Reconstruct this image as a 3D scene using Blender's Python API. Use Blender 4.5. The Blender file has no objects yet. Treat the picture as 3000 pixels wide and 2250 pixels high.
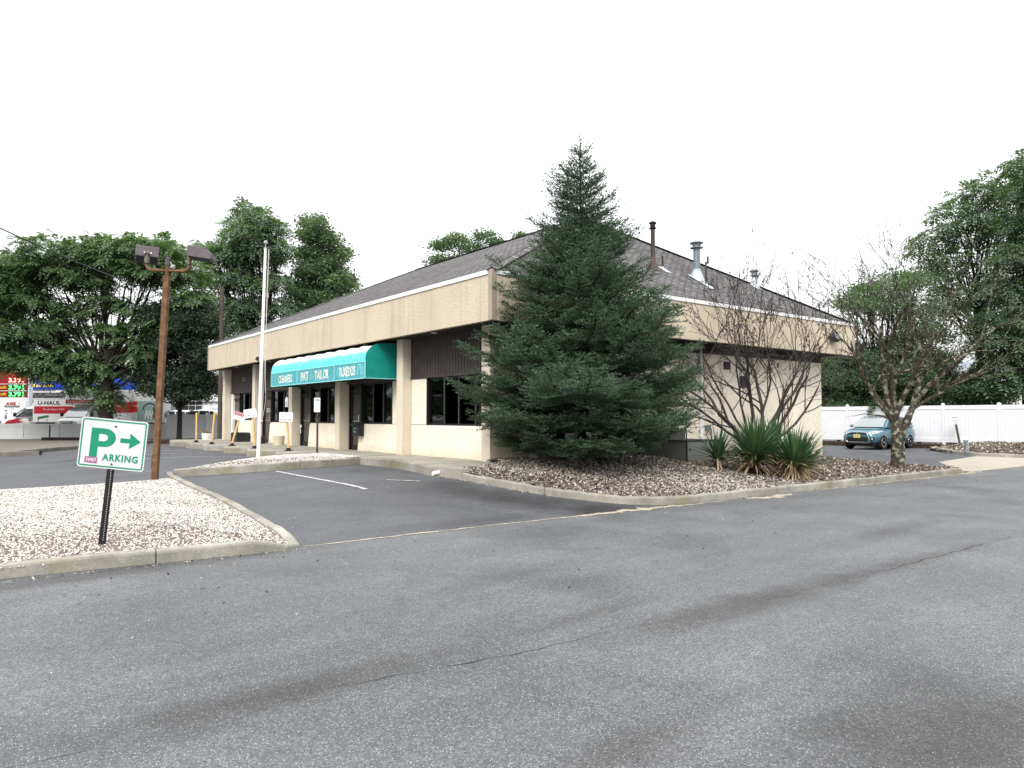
import bpy, math, random
import numpy as np
from mathutils import Vector, Matrix

R = random.Random(11)
NR = np.random.default_rng(11)
scene = bpy.context.scene
COL = scene.collection
PI = math.pi
rad = math.radians

# ------------------------------------------------------------------ frames
# The site frame has X along the building's end wall and Y along its shop front;
# L() takes ground coordinates measured from the photographer (x right, y ahead).
AZ = rad(37.55); CA, SA = math.cos(AZ), math.sin(AZ)
FX, FY = -.488, 17.47
H = 1.65; FOC = 2150.0; PIT = math.atan(97 / 2150)

def L(x, y, z=0.0):
    dx, dy = x - FX, y - FY
    return Vector((dx * CA + dy * SA, -dx * SA + dy * CA, z))

def pt(px, py, D):
    X = (px - 1500) / FOC; Y = (1125 - py) / FOC
    ct, st = math.cos(PIT), math.sin(PIT)
    ry = ct - Y * st; rz = st + Y * ct
    t = D / ry
    return L(X * t, D, H + rz * t)

def sm(t):
    t = max(0.0, min(1.0, t)); return t * t * (3 - 2 * t)

def zt(v, u):                       # paving height
    if v < 6:
        return .30 * sm((u + 5) / 5) * sm((v + 8.5) / 6) * sm((31 - u) / 9)
    return .12 * sm((u + 5) / 4)

# ------------------------------------------------------------------ meshes
class MB:
    def __init__(s): s.v = []; s.f = []; s.uv = None
    def add(s, vs, fs, M=None):
        b = len(s.v)
        s.v += [tuple(M @ Vector(p)) if M is not None else tuple(p) for p in vs]
        s.f += [tuple(i + b for i in f) for f in fs]
        return s
    def box(s, a, b, M=None):
        x0, x1 = sorted((a[0], b[0])); y0, y1 = sorted((a[1], b[1])); z0, z1 = sorted((a[2], b[2]))
        vs = [(x0,y0,z0),(x1,y0,z0),(x1,y1,z0),(x0,y1,z0),(x0,y0,z1),(x1,y0,z1),(x1,y1,z1),(x0,y1,z1)]
        return s.add(vs, [(0,3,2,1),(4,5,6,7),(0,1,5,4),(1,2,6,5),(2,3,7,6),(3,0,4,7)], M)
    def cbox(s, c, d, M=None):
        return s.box([c[i] - d[i] / 2 for i in range(3)], [c[i] + d[i] / 2 for i in range(3)], M)
    def quad(s, a, b, c, d): return s.add([a, b, c, d], [(0, 1, 2, 3)])
    def tube(s, pts, rads, n=8, cap=True, M=None):
        pts = [Vector(p) for p in pts]
        if not hasattr(rads, '__len__'): rads = [rads] * len(pts)
        vs = []; fs = []
        up = None
        for i, p in enumerate(pts):
            d = (pts[min(i + 1, len(pts) - 1)] - pts[max(i - 1, 0)])
            if d.length < 1e-9: d = Vector((0, 0, 1))
            d.normalize()
            if up is None:
                up = Vector((0, 0, 1)) if abs(d.z) < .9 else Vector((1, 0, 0))
            a = up - d * up.dot(d)
            if a.length < 1e-5: a = d.orthogonal()
            a.normalize(); b = d.cross(a); up = a
            for k in range(n):
                t = 2 * PI * k / n
                vs.append(p + (a * math.cos(t) + b * math.sin(t)) * rads[i])
        for i in range(len(pts) - 1):
            for k in range(n):
                k2 = (k + 1) % n
                fs.append((i * n + k, i * n + k2, (i + 1) * n + k2, (i + 1) * n + k))
        if cap:
            fs.append(tuple(range(n - 1, -1, -1))); fs.append(tuple((len(pts) - 1) * n + k for k in range(n)))
        return s.add(vs, fs, M)
    def cyl(s, a, b, r0, r1=None, n=16, M=None): return s.tube([a, b], [r0, r0 if r1 is None else r1], n, True, M)
    def lathe(s, prof, c=(0, 0, 0), n=20, M=None):
        vs = []; fs = []
        for r, z in prof:
            for k in range(n):
                t = 2 * PI * k / n
                vs.append((c[0] + r * math.cos(t), c[1] + r * math.sin(t), c[2] + z))
        m = len(prof)
        for i in range(m - 1):
            for k in range(n):
                k2 = (k + 1) % n
                fs.append((i * n + k, i * n + k2, (i + 1) * n + k2, (i + 1) * n + k))
        fs.append(tuple(range(n - 1, -1, -1))); fs.append(tuple((m - 1) * n + k for k in range(n)))
        return s.add(vs, fs, M)
    def prism(s, poly, z0, z1, M=None):      # poly counter-clockwise in XY
        n = len(poly)
        vs = [(p[0], p[1], z0) for p in poly] + [(p[0], p[1], z1) for p in poly]
        fs = [tuple(range(n - 1, -1, -1)), tuple(range(n, 2 * n))]
        fs += [(i, (i + 1) % n, n + (i + 1) % n, n + i) for i in range(n)]
        return s.add(vs, fs, M)
    def ball(s, c, r, n=12, m=8, M=None):
        if not hasattr(r, '__len__'): r = (r, r, r)
        vs = [(c[0], c[1], c[2] - r[2])]
        for i in range(1, m):
            ph = -PI / 2 + PI * i / m
            for k in range(n):
                t = 2 * PI * k / n
                vs.append((c[0] + r[0] * math.cos(ph) * math.cos(t), c[1] + r[1] * math.cos(ph) * math.sin(t), c[2] + r[2] * math.sin(ph)))
        vs.append((c[0], c[1], c[2] + r[2])); fs = []
        for k in range(n):
            fs.append((0, 1 + (k + 1) % n, 1 + k))
            fs.append((len(vs) - 1, 1 + (m - 2) * n + k, 1 + (m - 2) * n + (k + 1) % n))
        for i in range(m - 2):
            for k in range(n):
                fs.append((1 + i * n + k, 1 + i * n + (k + 1) % n, 1 + (i + 1) * n + (k + 1) % n, 1 + (i + 1) * n + k))
        return s.add(vs, fs, M)

def link(name, me, mat=None, parent=None, smooth=False, bevel=0, sub=0):
    o = bpy.data.objects.new(name, me); COL.objects.link(o)
    if mat is not None and not me.materials: me.materials.append(mat)
    if parent is not None: o.parent = parent
    if smooth:
        me.polygons.foreach_set('use_smooth', [True] * len(me.polygons))
        if smooth == 'auto':
            try: me.set_sharp_from_angle(angle=rad(38))
            except Exception: pass
    if bevel:
        b = o.modifiers.new('bevel', 'BEVEL'); b.width = bevel; b.segments = 2; b.limit_method = 'ANGLE'; b.angle_limit = rad(40)
    if sub:
        b = o.modifiers.new('sub', 'SUBSURF'); b.levels = sub; b.render_levels = sub
    return o

def obj(name, mb, mat, parent=None, smooth=False, bevel=0, sub=0):
    me = bpy.data.meshes.new(name); me.from_pydata(mb.v, [], mb.f); me.update()
    return link(name, me, mat, parent, smooth, bevel, sub)

def npmesh(name, V, Fq, mat, parent=None, smooth=False):
    """V (n,3), Fq (m,k) faces with k corners each."""
    me = bpy.data.meshes.new(name)
    n, m, k = len(V), len(Fq), Fq.shape[1]
    me.vertices.add(n); me.vertices.foreach_set('co', np.ascontiguousarray(V, dtype=np.float32).ravel())
    me.loops.add(m * k); me.loops.foreach_set('vertex_index', np.ascontiguousarray(Fq, dtype=np.int32).ravel())
    me.polygons.add(m)
    me.polygons.foreach_set('loop_start', np.arange(0, m * k, k, dtype=np.int32))
    me.update(calc_edges=True); me.validate()
    return link(name, me, mat, parent, smooth)

def tag(o, label=None, cat=None, group=None, kind=None):
    if label: o['label'] = label
    if cat: o['category'] = cat
    if group: o['group'] = group
    if kind: o['kind'] = kind
    return o

def thing(name, label, cat, loc=(0, 0, 0), rotz=0, group=None):
    o = bpy.data.objects.new(name, None); COL.objects.link(o)
    o.location = loc; o.rotation_euler = (0, 0, rotz); o.empty_display_size = .2
    return tag(o, label, cat, group)

def struct(o): o['kind'] = 'structure'; return o

def bake(o):
    dg = bpy.context.evaluated_depsgraph_get(); dg.update()
    me = bpy.data.meshes.new_from_object(o.evaluated_get(dg))
    o.modifiers.clear(); o.data = me
    return o

def copytree(o, parent=None):
    c = o.copy(); COL.objects.link(c); c.parent = parent
    for ch in list(o.children): copytree(ch, c)
    return c

def text(body, w, h, mat, parent, M, name='lettering', depth=.002, bold=0.0, shear=0.0, spacing=1.0):
    """Raised letters filling w x h, centred on the origin of M (x right, y up, z out)."""
    cu = bpy.data.curves.new(name, 'FONT'); cu.body = body; cu.align_x = 'CENTER'; cu.offset = bold
    cu.extrude = 0; cu.resolution_u = 3; cu.shear = shear; cu.space_character = spacing
    t = bpy.data.objects.new(name, cu); COL.objects.link(t)
    dg = bpy.context.evaluated_depsgraph_get(); dg.update()
    me = bpy.data.meshes.new_from_object(t.evaluated_get(dg))
    bpy.data.objects.remove(t); bpy.data.curves.remove(cu)
    co = np.empty(len(me.vertices) * 3, dtype=np.float32); me.vertices.foreach_get('co', co); co = co.reshape(-1, 3)
    lo, hi = co.min(0), co.max(0)
    sx = w / max(1e-6, hi[0] - lo[0]); sy = h / max(1e-6, hi[1] - lo[1])
    co[:, 0] = (co[:, 0] - (lo[0] + hi[0]) / 2) * sx; co[:, 1] = (co[:, 1] - (lo[1] + hi[1]) / 2) * sy; co[:, 2] = depth
    Mn = np.array(M); co = co @ Mn[:3, :3].T + Mn[:3, 3]
    me.vertices.foreach_set('co', co.astype(np.float32).ravel()); me.update()
    me.materials.clear()
    return link(name, me, mat, parent)

def frame(o, x, z):        # matrix from origin, right vector, out vector (up follows)
    x = Vector(x).normalized(); z = Vector(z).normalized(); y = z.cross(x).normalized()
    M = Matrix.Identity(4)
    for i in range(3): M[i][0], M[i][1], M[i][2], M[i][3] = x[i], y[i], z[i], o[i]
    return M

# ------------------------------------------------------------------ materials
class G:
    def __init__(s, name, rough=.8, metal=0.0, spec=.3, col=(.5, .5, .5)):
        s.m = bpy.data.materials.new(name); s.m.use_nodes = True; s.nt = s.m.node_tree
        s.b = s.nt.nodes['Principled BSDF']; s.out = s.nt.nodes['Material Output']
        s.set(rough, metal, spec); s.b.inputs['Base Color'].default_value = (*col, 1)
        s._tc = None
    def set(s, rough, metal, spec):
        s.b.inputs['Roughness'].default_value = rough; s.b.inputs['Metallic'].default_value = metal
        s.b.inputs['Specular IOR Level'].default_value = spec
    def n(s, t): return s.nt.nodes.new('ShaderNode' + t)
    def lk(s, a, b): s.nt.links.new(a, b)
    def co(s, which='Object'):
        if s._tc is None: s._tc = s.n('TexCoord')
        return s._tc.outputs[which]
    def mapped(s, scale=(1, 1, 1), which='Object', rot=(0, 0, 0), loc=(0, 0, 0)):
        mp = s.n('Mapping'); mp.inputs['Scale'].default_value = scale; mp.inputs['Rotation'].default_value = rot; mp.inputs['Location'].default_value = loc
        s.lk(s.co(which), mp.inputs['Vector']); return mp.outputs[0]
    def noise(s, scale, detail=5, rough=.55, vec=None, dist=0):
        t = s.n('TexNoise'); t.inputs['Scale'].default_value = scale; t.inputs['Detail'].default_value = detail
        t.inputs['Roughness'].default_value = rough; t.inputs['Distortion'].default_value = dist
        s.lk(vec if vec is not None else s.co(), t.inputs['Vector']); return t.outputs['Fac']
    def voro(s, scale, vec=None, out='Distance', feature='F1', rnd=1):
        t = s.n('TexVoronoi'); t.feature = feature; t.inputs['Scale'].default_value = scale; t.inputs['Randomness'].default_value = rnd
        s.lk(vec if vec is not None else s.co(), t.inputs['Vector']); return t.outputs[out]
    def ramp(s, fac, stops, interp='LINEAR'):
        r = s.n('ValToRGB'); r.color_ramp.interpolation = interp; e = r.color_ramp.elements
        while len(e) < len(stops): e.new(.5)
        for k, (p, c) in enumerate(stops):
            e[k].position = p; e[k].color = (*c, 1) if hasattr(c, '__len__') else (c, c, c, 1)
        s.lk(fac, r.inputs['Fac']); return r.outputs['Color']
    def mix(s, fac, a, b, mode='MIX'):
        x = s.n('MixRGB'); x.blend_type = mode
        for i, val in enumerate((fac, a, b)):
            sock = x.inputs[i]
            if hasattr(val, 'is_linked'): s.lk(val, sock)
            elif hasattr(val, '__len__'): sock.default_value = (*val, 1)
            else: sock.default_value = val if i == 0 else (val, val, val, 1)
        return x.outputs[0]
    def math(s, op, a, b=0.0, clamp=False):
        x = s.n('Math'); x.operation = op; x.use_clamp = clamp
        for sock, val in ((x.inputs[0], a), (x.inputs[1], b)):
            if hasattr(val, 'is_linked'): s.lk(val, sock)
            else: sock.default_value = val
        return x.outputs[0]
    def sep(s, which='Object'):
        x = s.n('SeparateXYZ'); s.lk(s.co(which), x.inputs[0]); return x.outputs
    def island(s):
        g = s.n('NewGeometry'); return g.outputs['Random Per Island']
    def base(s, c): s.lk(c, s.b.inputs['Base Color']); return s
    def rough(s, c): s.lk(c, s.b.inputs['Roughness']); return s
    def bump(s, h, strength=.4, dist=.01):
        x = s.n('Bump'); x.inputs['Strength'].default_value = strength; x.inputs['Distance'].default_value = dist
        s.lk(h, x.inputs['Height']); s.lk(x.outputs[0], s.b.inputs['Normal']); return s

def plain(name, c, rough=.6, metal=0, spec=.3, var=.15, scale=6, bump=0):
    g = G(name, rough, metal, spec)
    lo = tuple(x * (1 - var) for x in c); hi = tuple(min(1, x * (1 + var)) for x in c)
    nz = g.noise(scale, 6)
    g.base(g.ramp(nz, [(.3, lo), (.7, hi)]))
    if bump: g.bump(g.noise(scale * 8, 4), bump, .005)
    return g.m

M = {}
def build_materials():
    # driveway asphalt: grey, pale aggregate, damp blotches along the joint
    def asphalt(name, lo, hi, speck, stain=None, patch=.35):
        g = G(name, .78, 0, .35)
        big = g.noise(.55, 5, .6, dist=.6)
        base = g.ramp(big, [(.30, lo), (.66, hi)])
        base = g.mix(.8, base, g.ramp(g.noise(1, 6, .7, g.mapped((.12, 1.6, 1))), [(.3, .82), (.7, 1.12)]), 'MULTIPLY')
        base = g.mix(.7, base, g.ramp(g.noise(9, 6, .75), [(.3, .80), (.7, 1.18)]), 'MULTIPLY')
        fine = g.noise(170, 4, .7)
        base = g.mix(.7, base, g.ramp(fine, [(.32, .10), (.68, 1.95)]), 'MULTIPLY')
        ag = g.n('SeparateColor'); g.lk(g.voro(88, out='Color'), ag.inputs[0]); base = g.mix(.45, base, g.ramp(ag.outputs[0], [(0, .25), (.45, .8), (.8, 1.25), (1, 2.0)]), 'MULTIPLY')
        vd = g.voro(85); vc = g.voro(85, out='Color')
        sx = g.n('SeparateColor'); g.lk(vc, sx.inputs[0])
        pick = g.math('MULTIPLY', g.math('GREATER_THAN', sx.outputs[0], 1 - patch * .55), g.math('LESS_THAN', vd, .30))
        base = g.mix(pick, base, speck)
        vd2 = g.voro(60); vc2 = g.voro(60, out='Color'); sx2 = g.n('SeparateColor'); g.lk(vc2, sx2.inputs[0])
        pick2 = g.math('MULTIPLY', g.math('GREATER_THAN', sx2.outputs[1], .86), g.math('LESS_THAN', vd2, .34))
        base = g.mix(g.math('MULTIPLY', pick2, .75), base, (.018, .018, .02))
        if stain:
            for (cx, cy, rx, ry, rot, amt) in stain:
                mp = g.n('Mapping'); mp.vector_type = 'TEXTURE'
                mp.inputs['Location'].default_value = (cx, cy, 0); mp.inputs['Rotation'].default_value = (0, 0, rot); mp.inputs['Scale'].default_value = (rx, ry, 1)
                g.lk(g.co(), mp.inputs['Vector'])
                ln = g.n('VectorMath'); ln.operation = 'LENGTH'; g.lk(mp.outputs[0], ln.inputs[0])
                d = g.math('ADD', ln.outputs['Value'], g.math('ADD', g.math('MULTIPLY', g.math('SUBTRACT', g.noise(1.6, 8, .75), .5), 1.7), g.math('MULTIPLY', g.math('SUBTRACT', g.noise(28, 3, .7), .5), .7)))
                msk = g.math('MULTIPLY', g.ramp(d, [(.25, 1.0), (1.0, 0.0)]), amt)
                base = g.mix(msk, base, (.47, .445, .43), 'MULTIPLY')
        g.base(base)
        g.rough(g.ramp(big, [(.3, .50), (.7, .72)]))
        g.bump(g.math('ADD', g.math('MULTIPLY', fine, .6), vd), .55, .006)
        return g.m
    M['drive'] = asphalt('drive_asphalt', (.062, .065, .069), (.114, .118, .124), (.33, .33, .325), STAINS, .42)
    M['lot'] = asphalt('lot_asphalt', (.046, .048, .055), (.082, .085, .094), (.24, .24, .23), [(-1.9, -2.9, 1.0, 2.4, .25, .85), (-.9, -4.6, 1.6, .7, .3, .85), (-4.2, -4.5, 2.2, .5, 0, .4)], .28)

    def concrete(name, c, dark=.55, moss=0.0, streak=0.0):
        g = G(name, .88, 0, .25)
        a = g.noise(1.3, 7, .65); b = g.noise(38, 4, .6); f = g.noise(5, 6, .7)
        base = g.ramp(a, [(.28, tuple(x * dark for x in c)), (.72, c)])
        base = g.mix(.6, base, g.ramp(b, [(.3, .7), (.7, 1.25)]), 'MULTIPLY')
        base = g.mix(g.math('MULTIPLY', g.ramp(f, [(.5, 0.), (.68, 1.)]), .45), base, tuple(x * .45 for x in c))
        if moss: base = g.mix(g.math('MULTIPLY', g.ramp(g.noise(.9, 6, .6), [(.5, 0.), (.62, 1.)]), moss), base, (.16, .15, .06))
        g.base(base); g.bump(g.math('ADD', b, g.math('MULTIPLY', g.voro(70), .5)), .5, .004)
        return g.m
    M['kerb'] = concrete('kerb_concrete', (.36, .345, .305), .42, .5)
    M['kerb_dark'] = concrete('grimy_kerb_concrete', (.17, .16, .145), .5, .1)
    M['walk'] = concrete('sidewalk_concrete', (.36, .34, .29), .62, .22)
    M['apron'] = concrete('apron_concrete', (.37, .335, .28), .75, 0)
    M['block'] = concrete('cut_stone', (.33, .31, .27), .7)

    def stucco(name, c, scale, bump, dist, streaks=0.0, dirt=0.0):
        g = G(name, .92, 0, .15)
        nz = g.noise(scale, 5, .6, dist=.8); vo = g.voro(scale * .8, feature='SMOOTH_F1')
        big = g.noise(.8, 5)
        base = g.ramp(big, [(.3, tuple(x * .86 for x in c)), (.7, c)])
        base = g.mix(.42, base, g.ramp(nz, [(.30, .62), (.55, 1.06)]), 'MULTIPLY')
        if streaks:
            sv = g.mapped((7, 7, .35)); sn = g.noise(1.0, 5, .6, sv)
            base = g.mix(g.math('MULTIPLY', g.ramp(sn, [(.52, 0.), (.72, 1.)]), streaks), base, tuple(x * .62 for x in c))
        if dirt:
            z = g.sep()[2]; dn = g.math('ADD', z, g.math('MULTIPLY', g.noise(3, 6), -.5))
            base = g.mix(g.math('MULTIPLY', g.ramp(dn, [(.22, 1.), (.55, 0.)]), dirt), base, (.42, .30, .15))
        g.base(base); g.bump(g.math('ADD', nz, g.math('MULTIPLY', vo, .8)), bump, dist)
        return g.m
    M['stucco_rough'] = stucco('rough_stucco', (.82, .755, .635), 17, .7, .02, 0, .35)
    M['stucco_fascia'] = stucco('fascia_stucco', (.56, .485, .375), 26, .6, .014, .6, 0)
    M['stucco_column'] = stucco('column_stucco', (.65, .58, .475), 60, .4, .006, .2, .15)
    M['corner_trim'] = stucco('corner_trim_stucco', (.36, .31, .25), 50, .4, .006, .35, 0)

    # shingles: brick rows on the roof's own UVs
    g = G('roof_shingles', .9, 0, .2)
    br = g.n('TexBrick'); br.inputs['Scale'].default_value = 1; br.inputs['Brick Width'].default_value = .33; br.inputs['Row Height'].default_value = .145
    br.inputs['Mortar Size'].default_value = .022; br.inputs['Mortar Smooth'].default_value = .3; br.inputs['Bias'].default_value = 0
    br.inputs['Color1'].default_value = (.160, .152, .152, 1); br.inputs['Color2'].default_value = (.082, .078, .079, 1); br.inputs['Mortar'].default_value = (.022, .021, .022, 1)
    g.lk(g.co('UV'), br.inputs['Vector'])
    c = g.mix(.5, br.outputs['Color'], g.ramp(g.noise(9, 5), [(.3, .7), (.7, 1.3)]), 'MULTIPLY')
    c = g.mix(.55, c, g.ramp(g.noise(.5, 4), [(.3, .75), (.7, 1.2)]), 'MULTIPLY')
    g.base(c); g.bump(g.math('SUBTRACT', g.noise(120, 3), g.math('MULTIPLY', br.outputs['Fac'], 2.0)), .6, .015)
    M['shingle'] = g.m

    def metalpaint(name, c, rough=.45, metal=.0): return plain(name, c, rough, metal, .4, .1, 3)
    M['white_trim'] = plain('white_trim', (.74, .75, .74), .5, 0, .4, .08, 1.5)
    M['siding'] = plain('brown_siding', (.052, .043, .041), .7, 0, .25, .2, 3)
    M['soffit'] = plain('soffit_brown', (.035, .027, .026), .8, 0, .2, .15, 2)
    M['black_frame'] = plain('black_frame', (.012, .012, .013), .4, .3, .4, .2, 5)
    M['steel_edge'] = plain('grey_frame_edge', (.12, .13, .13), .35, .5, .4, .1, 5)
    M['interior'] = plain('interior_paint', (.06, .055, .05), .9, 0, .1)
    M['curtain'] = plain('curtain_cloth', (.62, .68, .68), .9, 0, .1, .12, 3)
    # window glass: mostly see-through, sharp reflections
    def glass(name, tint, mixv):
        g = G(name, .03, 0, .6, tint); tr = g.n('BsdfTransparent'); tr.inputs[0].default_value = (.55, .6, .58, 1)
        mx = g.n('MixShader'); mx.inputs[0].default_value = mixv
        g.lk(tr.outputs[0], mx.inputs[1]); g.lk(g.b.outputs[0], mx.inputs[2]); g.lk(mx.outputs[0], g.out.inputs[0])
        g.bump(g.noise(1.1, 2), .02, .02)
        return g.m
    def clear(name, tint, ior=1.7):
        g = G(name, .03, 0, .5); tr = g.n('BsdfTransparent'); tr.inputs[0].default_value = (*tint, 1); gl = g.n('BsdfGlossy'); gl.inputs['Roughness'].default_value = .02
        fr = g.n('Fresnel'); fr.inputs['IOR'].default_value = ior; mx = g.n('MixShader')
        bp = g.n('Bump'); bp.inputs['Strength'].default_value = .03; bp.inputs['Distance'].default_value = .03; g.lk(g.noise(1.3, 2), bp.inputs['Height']); g.lk(bp.outputs[0], gl.inputs['Normal']); g.lk(bp.outputs[0], fr.inputs['Normal'])
        g.lk(fr.outputs[0], mx.inputs[0]); g.lk(tr.outputs[0], mx.inputs[1]); g.lk(gl.outputs[0], mx.inputs[2]); g.lk(mx.outputs[0], g.out.inputs[0]); return g.m
    M['glass'] = clear('window_glass', (.42, .47, .45))
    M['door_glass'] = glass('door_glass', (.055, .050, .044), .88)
    M['windscreen'] = glass('windscreen_glass', (.10, .12, .125), .94); M['windscreen'].node_tree.nodes['Principled BSDF'].inputs['IOR'].default_value = 2.4
    M['car_glass'] = glass('vehicle_glass', (.02, .026, .028), .90)

    # awning fabric, bleached along the top of the barrel
    g = G('awning_fabric', .75, 0, .2)
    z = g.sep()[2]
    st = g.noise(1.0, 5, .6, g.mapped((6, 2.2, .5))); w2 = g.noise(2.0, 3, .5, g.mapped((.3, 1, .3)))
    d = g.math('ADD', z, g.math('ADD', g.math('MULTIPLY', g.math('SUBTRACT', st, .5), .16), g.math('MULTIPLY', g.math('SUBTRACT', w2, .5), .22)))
    teal = g.ramp(g.noise(1, 5, .6, g.mapped((8, 5, .6))), [(.3, (.08, .54, .55)), (.7, (.16, .74, .75))])  # brightness of the lit, translucent front put into its colour
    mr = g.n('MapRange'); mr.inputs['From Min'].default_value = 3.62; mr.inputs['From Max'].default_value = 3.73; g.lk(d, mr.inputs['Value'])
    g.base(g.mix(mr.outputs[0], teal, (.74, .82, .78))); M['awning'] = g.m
    M['awning_side'] = plain('awning_side_fabric', (.006, .235, .20), .7, 0, .2, .12, 4)
    M['valance'] = plain('valance_fabric', (.080, .335, .375), .7, 0, .2, .18, 5)
    M['awning_line'] = plain('awning_piping', (.30, .66, .66), .7)
    M['faded_letter'] = None
    g = G('faded_letter', .8); f = g.noise(11, 5, .65)
    g.base(g.ramp(f, [(.53, (.80, .78, .70)), (.62, (.34, .47, .47))])); M['faded_letter'] = g.m
    M['faded_solid'] = plain('weathered_letter', (.60, .62, .57), .8, 0, .2, .25, 9)
    M['outline_letter'] = plain('faint_letter', (.22, .44, .47), .8)

    g = G('rusty_steel', .85, .15, .25)
    f = g.noise(7, 8, .7); f2 = g.noise(45, 5, .7)
    c = g.ramp(f, [(.25, (.062, .035, .021)), (.5, (.145, .078, .042)), (.72, (.235, .142, .088))])
    g.base(g.mix(.6, c, g.ramp(f2, [(.3, .55), (.7, 1.4)]), 'MULTIPLY')); g.bump(f2, .5, .004); M['rust'] = g.m
    M['lamp_housing'] = plain('lamp_housing_paint', (.105, .092, .098), .6, .2, .4, .15, 9)
    M['lamp_dark'] = plain('lamp_dark_paint', (.03, .026, .03), .6, .2, .3)
    M['lamp_fitting'] = plain('lamp_fitting_paint', (.135, .115, .085), .6, .2, .3)
    M['grey_plastic'] = plain('grey_plastic', (.06, .068, .07), .6)
    M['lamp_lens'] = glass('lamp_lens', (.5, .52, .52), .6)
    M['sticker'] = plain('paper_sticker', (.8, .8, .78), .7)
    M['white_paint'] = plain('white_paint', (.80, .80, .79), .45, 0, .4, .04, 2)
    M['rope'] = plain('rope', (.55, .53, .48), .9)
    M['sign_white'] = plain('sign_sheet', (.53, .54, .55), .4, 0, .4, .03, 2)
    M['sign_white2'] = plain('small_sign_sheet', (.70, .70, .71), .4, 0, .4, .08, 3)
    M['sign_green'] = plain('sign_green', (.003, .20, .115), .45, 0, .35, .06, 3)
    M['sign_red'] = plain('sign_red', (.36, .02, .03), .5)
    M['sign_text_dark'] = plain('sign_text_dark', (.06, .06, .08), .6)
    M['sign_text_faint'] = plain('sign_text_faint', (.33, .33, .36), .6)
    M['sign_text_teal'] = plain('sign_text_teal', (.30, .52, .50), .6)
    M['bolt'] = plain('bolt_steel', (.05, .05, .055), .4, .6)
    M['sticker_mauve'] = plain('mauve_sticker', (.30, .11, .22), .7, 0, .2, .3, 40)
    M['black_steel'] = plain('black_steel', (.012, .011, .011), .5, .3, .35)
    M['hole'] = plain('pale_hole', (.42, .42, .42), .9)
    M['yellow_post'] = plain('yellow_post', (.64, .43, .19), .6, 0, .3, .12, 6)
    M['yellow_bright'] = plain('yellow_post_top', (.70, .47, .10), .6)
    M['brown_post'] = plain('brown_post', (.085, .055, .045), .7, .2)
    M['rubber'] = plain('rubber', (.016, .016, .017), .85, 0, .2)
    M['blackbox'] = plain('black_box', (.012, .015, .017), .55, 0, .35)
    M['wood_pole'] = plain('weathered_wood', (.075, .064, .056), .9, 0, .1, .3, 14, .4)
    M['tie_wood'] = plain('dark_timber', (.028, .023, .021), .9, 0, .1, .3, 10, .4)
    M['galv'] = plain('galvanised_steel', (.17, .20, .225), .5, .25, .4, .15, 3)
    M['flashing'] = plain('flashing_metal', (.40, .45, .48), .4, .2, .4, .15, 4)
    g = G('brown_flue', .7, .2, .3); f = g.noise(1, 6, .6, g.mapped((14, 14, 1.2)))
    g.base(g.ramp(f, [(.3, (.035, .022, .022)), (.55, (.06, .035, .03)), (.75, (.10, .08, .065))])); M['flue_brown'] = g.m
    M['flash_rust'] = plain('rusty_flashing', (.105, .068, .06), .7, .2, .3, .35, 6)
    M['util'] = plain('cabinet_paint', (.155, .165, .15), .55, 0, .35, .08, 2)
    M['util_edge'] = plain('cabinet_edge', (.03, .03, .03), .6)
    M['ac_grey'] = plain('ac_grey', (.19, .20, .20), .6, .2)
    M['vinyl'] = plain('white_vinyl', (.66, .67, .70), .4, 0, .35, .03, 1)
    M['vinyl_old'] = plain('weathered_vinyl', (.68, .70, .72), .5, 0, .3, .08, .7)

    # vegetation
    def leaf(name, lo, hi, trans=.25, rough=.55, spec=.3):
        g = G(name, rough, 0, spec)
        c = g.ramp(g.island(), [(0, lo), (1, hi)])
        c = g.mix(.55, c, g.ramp(g.noise(.45, 3), [(.32, .62), (.68, 1.3)]), 'MULTIPLY')
        g.base(c)
        if trans:
            t = g.n('BsdfTranslucent'); g.lk(g.mix(1, c, (1.3, 1.5, .6), 'MULTIPLY'), t.inputs[0])
            mx = g.n('MixShader'); mx.inputs[0].default_value = trans
            g.lk(g.b.outputs[0], mx.inputs[1]); g.lk(t.outputs[0], mx.inputs[2]); g.lk(mx.outputs[0], g.out.inputs[0])
        return g.m
    M['leaf_big'] = leaf('leaf_light_green', (.046, .095, .042), (.135, .205, .090), .34)
    M['leaf_dark'] = leaf('leaf_dark_green', (.013, .028, .018), (.040, .066, .040), .18)
    M['leaf_locust'] = leaf('leaf_locust_green', (.054, .100, .064), (.150, .215, .125), .34)
    M['leaf_broad'] = leaf('leaf_broad_green', (.048, .090, .050), (.140, .200, .100), .32)
    M['leaf_hedge'] = leaf('leaf_hedge_green', (.034, .070, .042), (.112, .165, .088), .30)
    M['needle'] = leaf('spruce_needle', (.025, .055, .033), (.100, .156, .086), .08, .5, .35)
    M['needle_brown'] = leaf('spruce_needle_old', (.04, .035, .022), (.085, .075, .045), .05)
    M['juniper'] = leaf('juniper_green', (.030, .050, .022), (.10, .135, .055), .15)
    M['dry_leaf'] = leaf('dry_leaf', (.014, .011, .012), (.06, .042, .034), .1)
    M['yucca'] = leaf('yucca_blade', (.024, .062, .032), (.075, .145, .055), .12, .4, .45)
    M['yucca_dry'] = leaf('yucca_dry_blade', (.16, .115, .065), (.46, .36, .22), .15)
    def bark(name, lo, hi, lich=None, sc=16):
        g = G(name, .95, 0, .1)
        f = g.noise(1, 7, .7, g.mapped((sc, sc, sc * .25)))
        c = g.ramp(f, [(.3, lo), (.7, hi)])
        if lich: c = g.mix(g.ramp(g.noise(7, 6, .6), [(.52, 0.), (.60, 1.)]), c, lich)
        g.base(c); g.bump(f, .8, .02); return g.m
    M['bark'] = bark('bark_dark', (.020, .017, .015), (.058, .050, .044))
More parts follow.
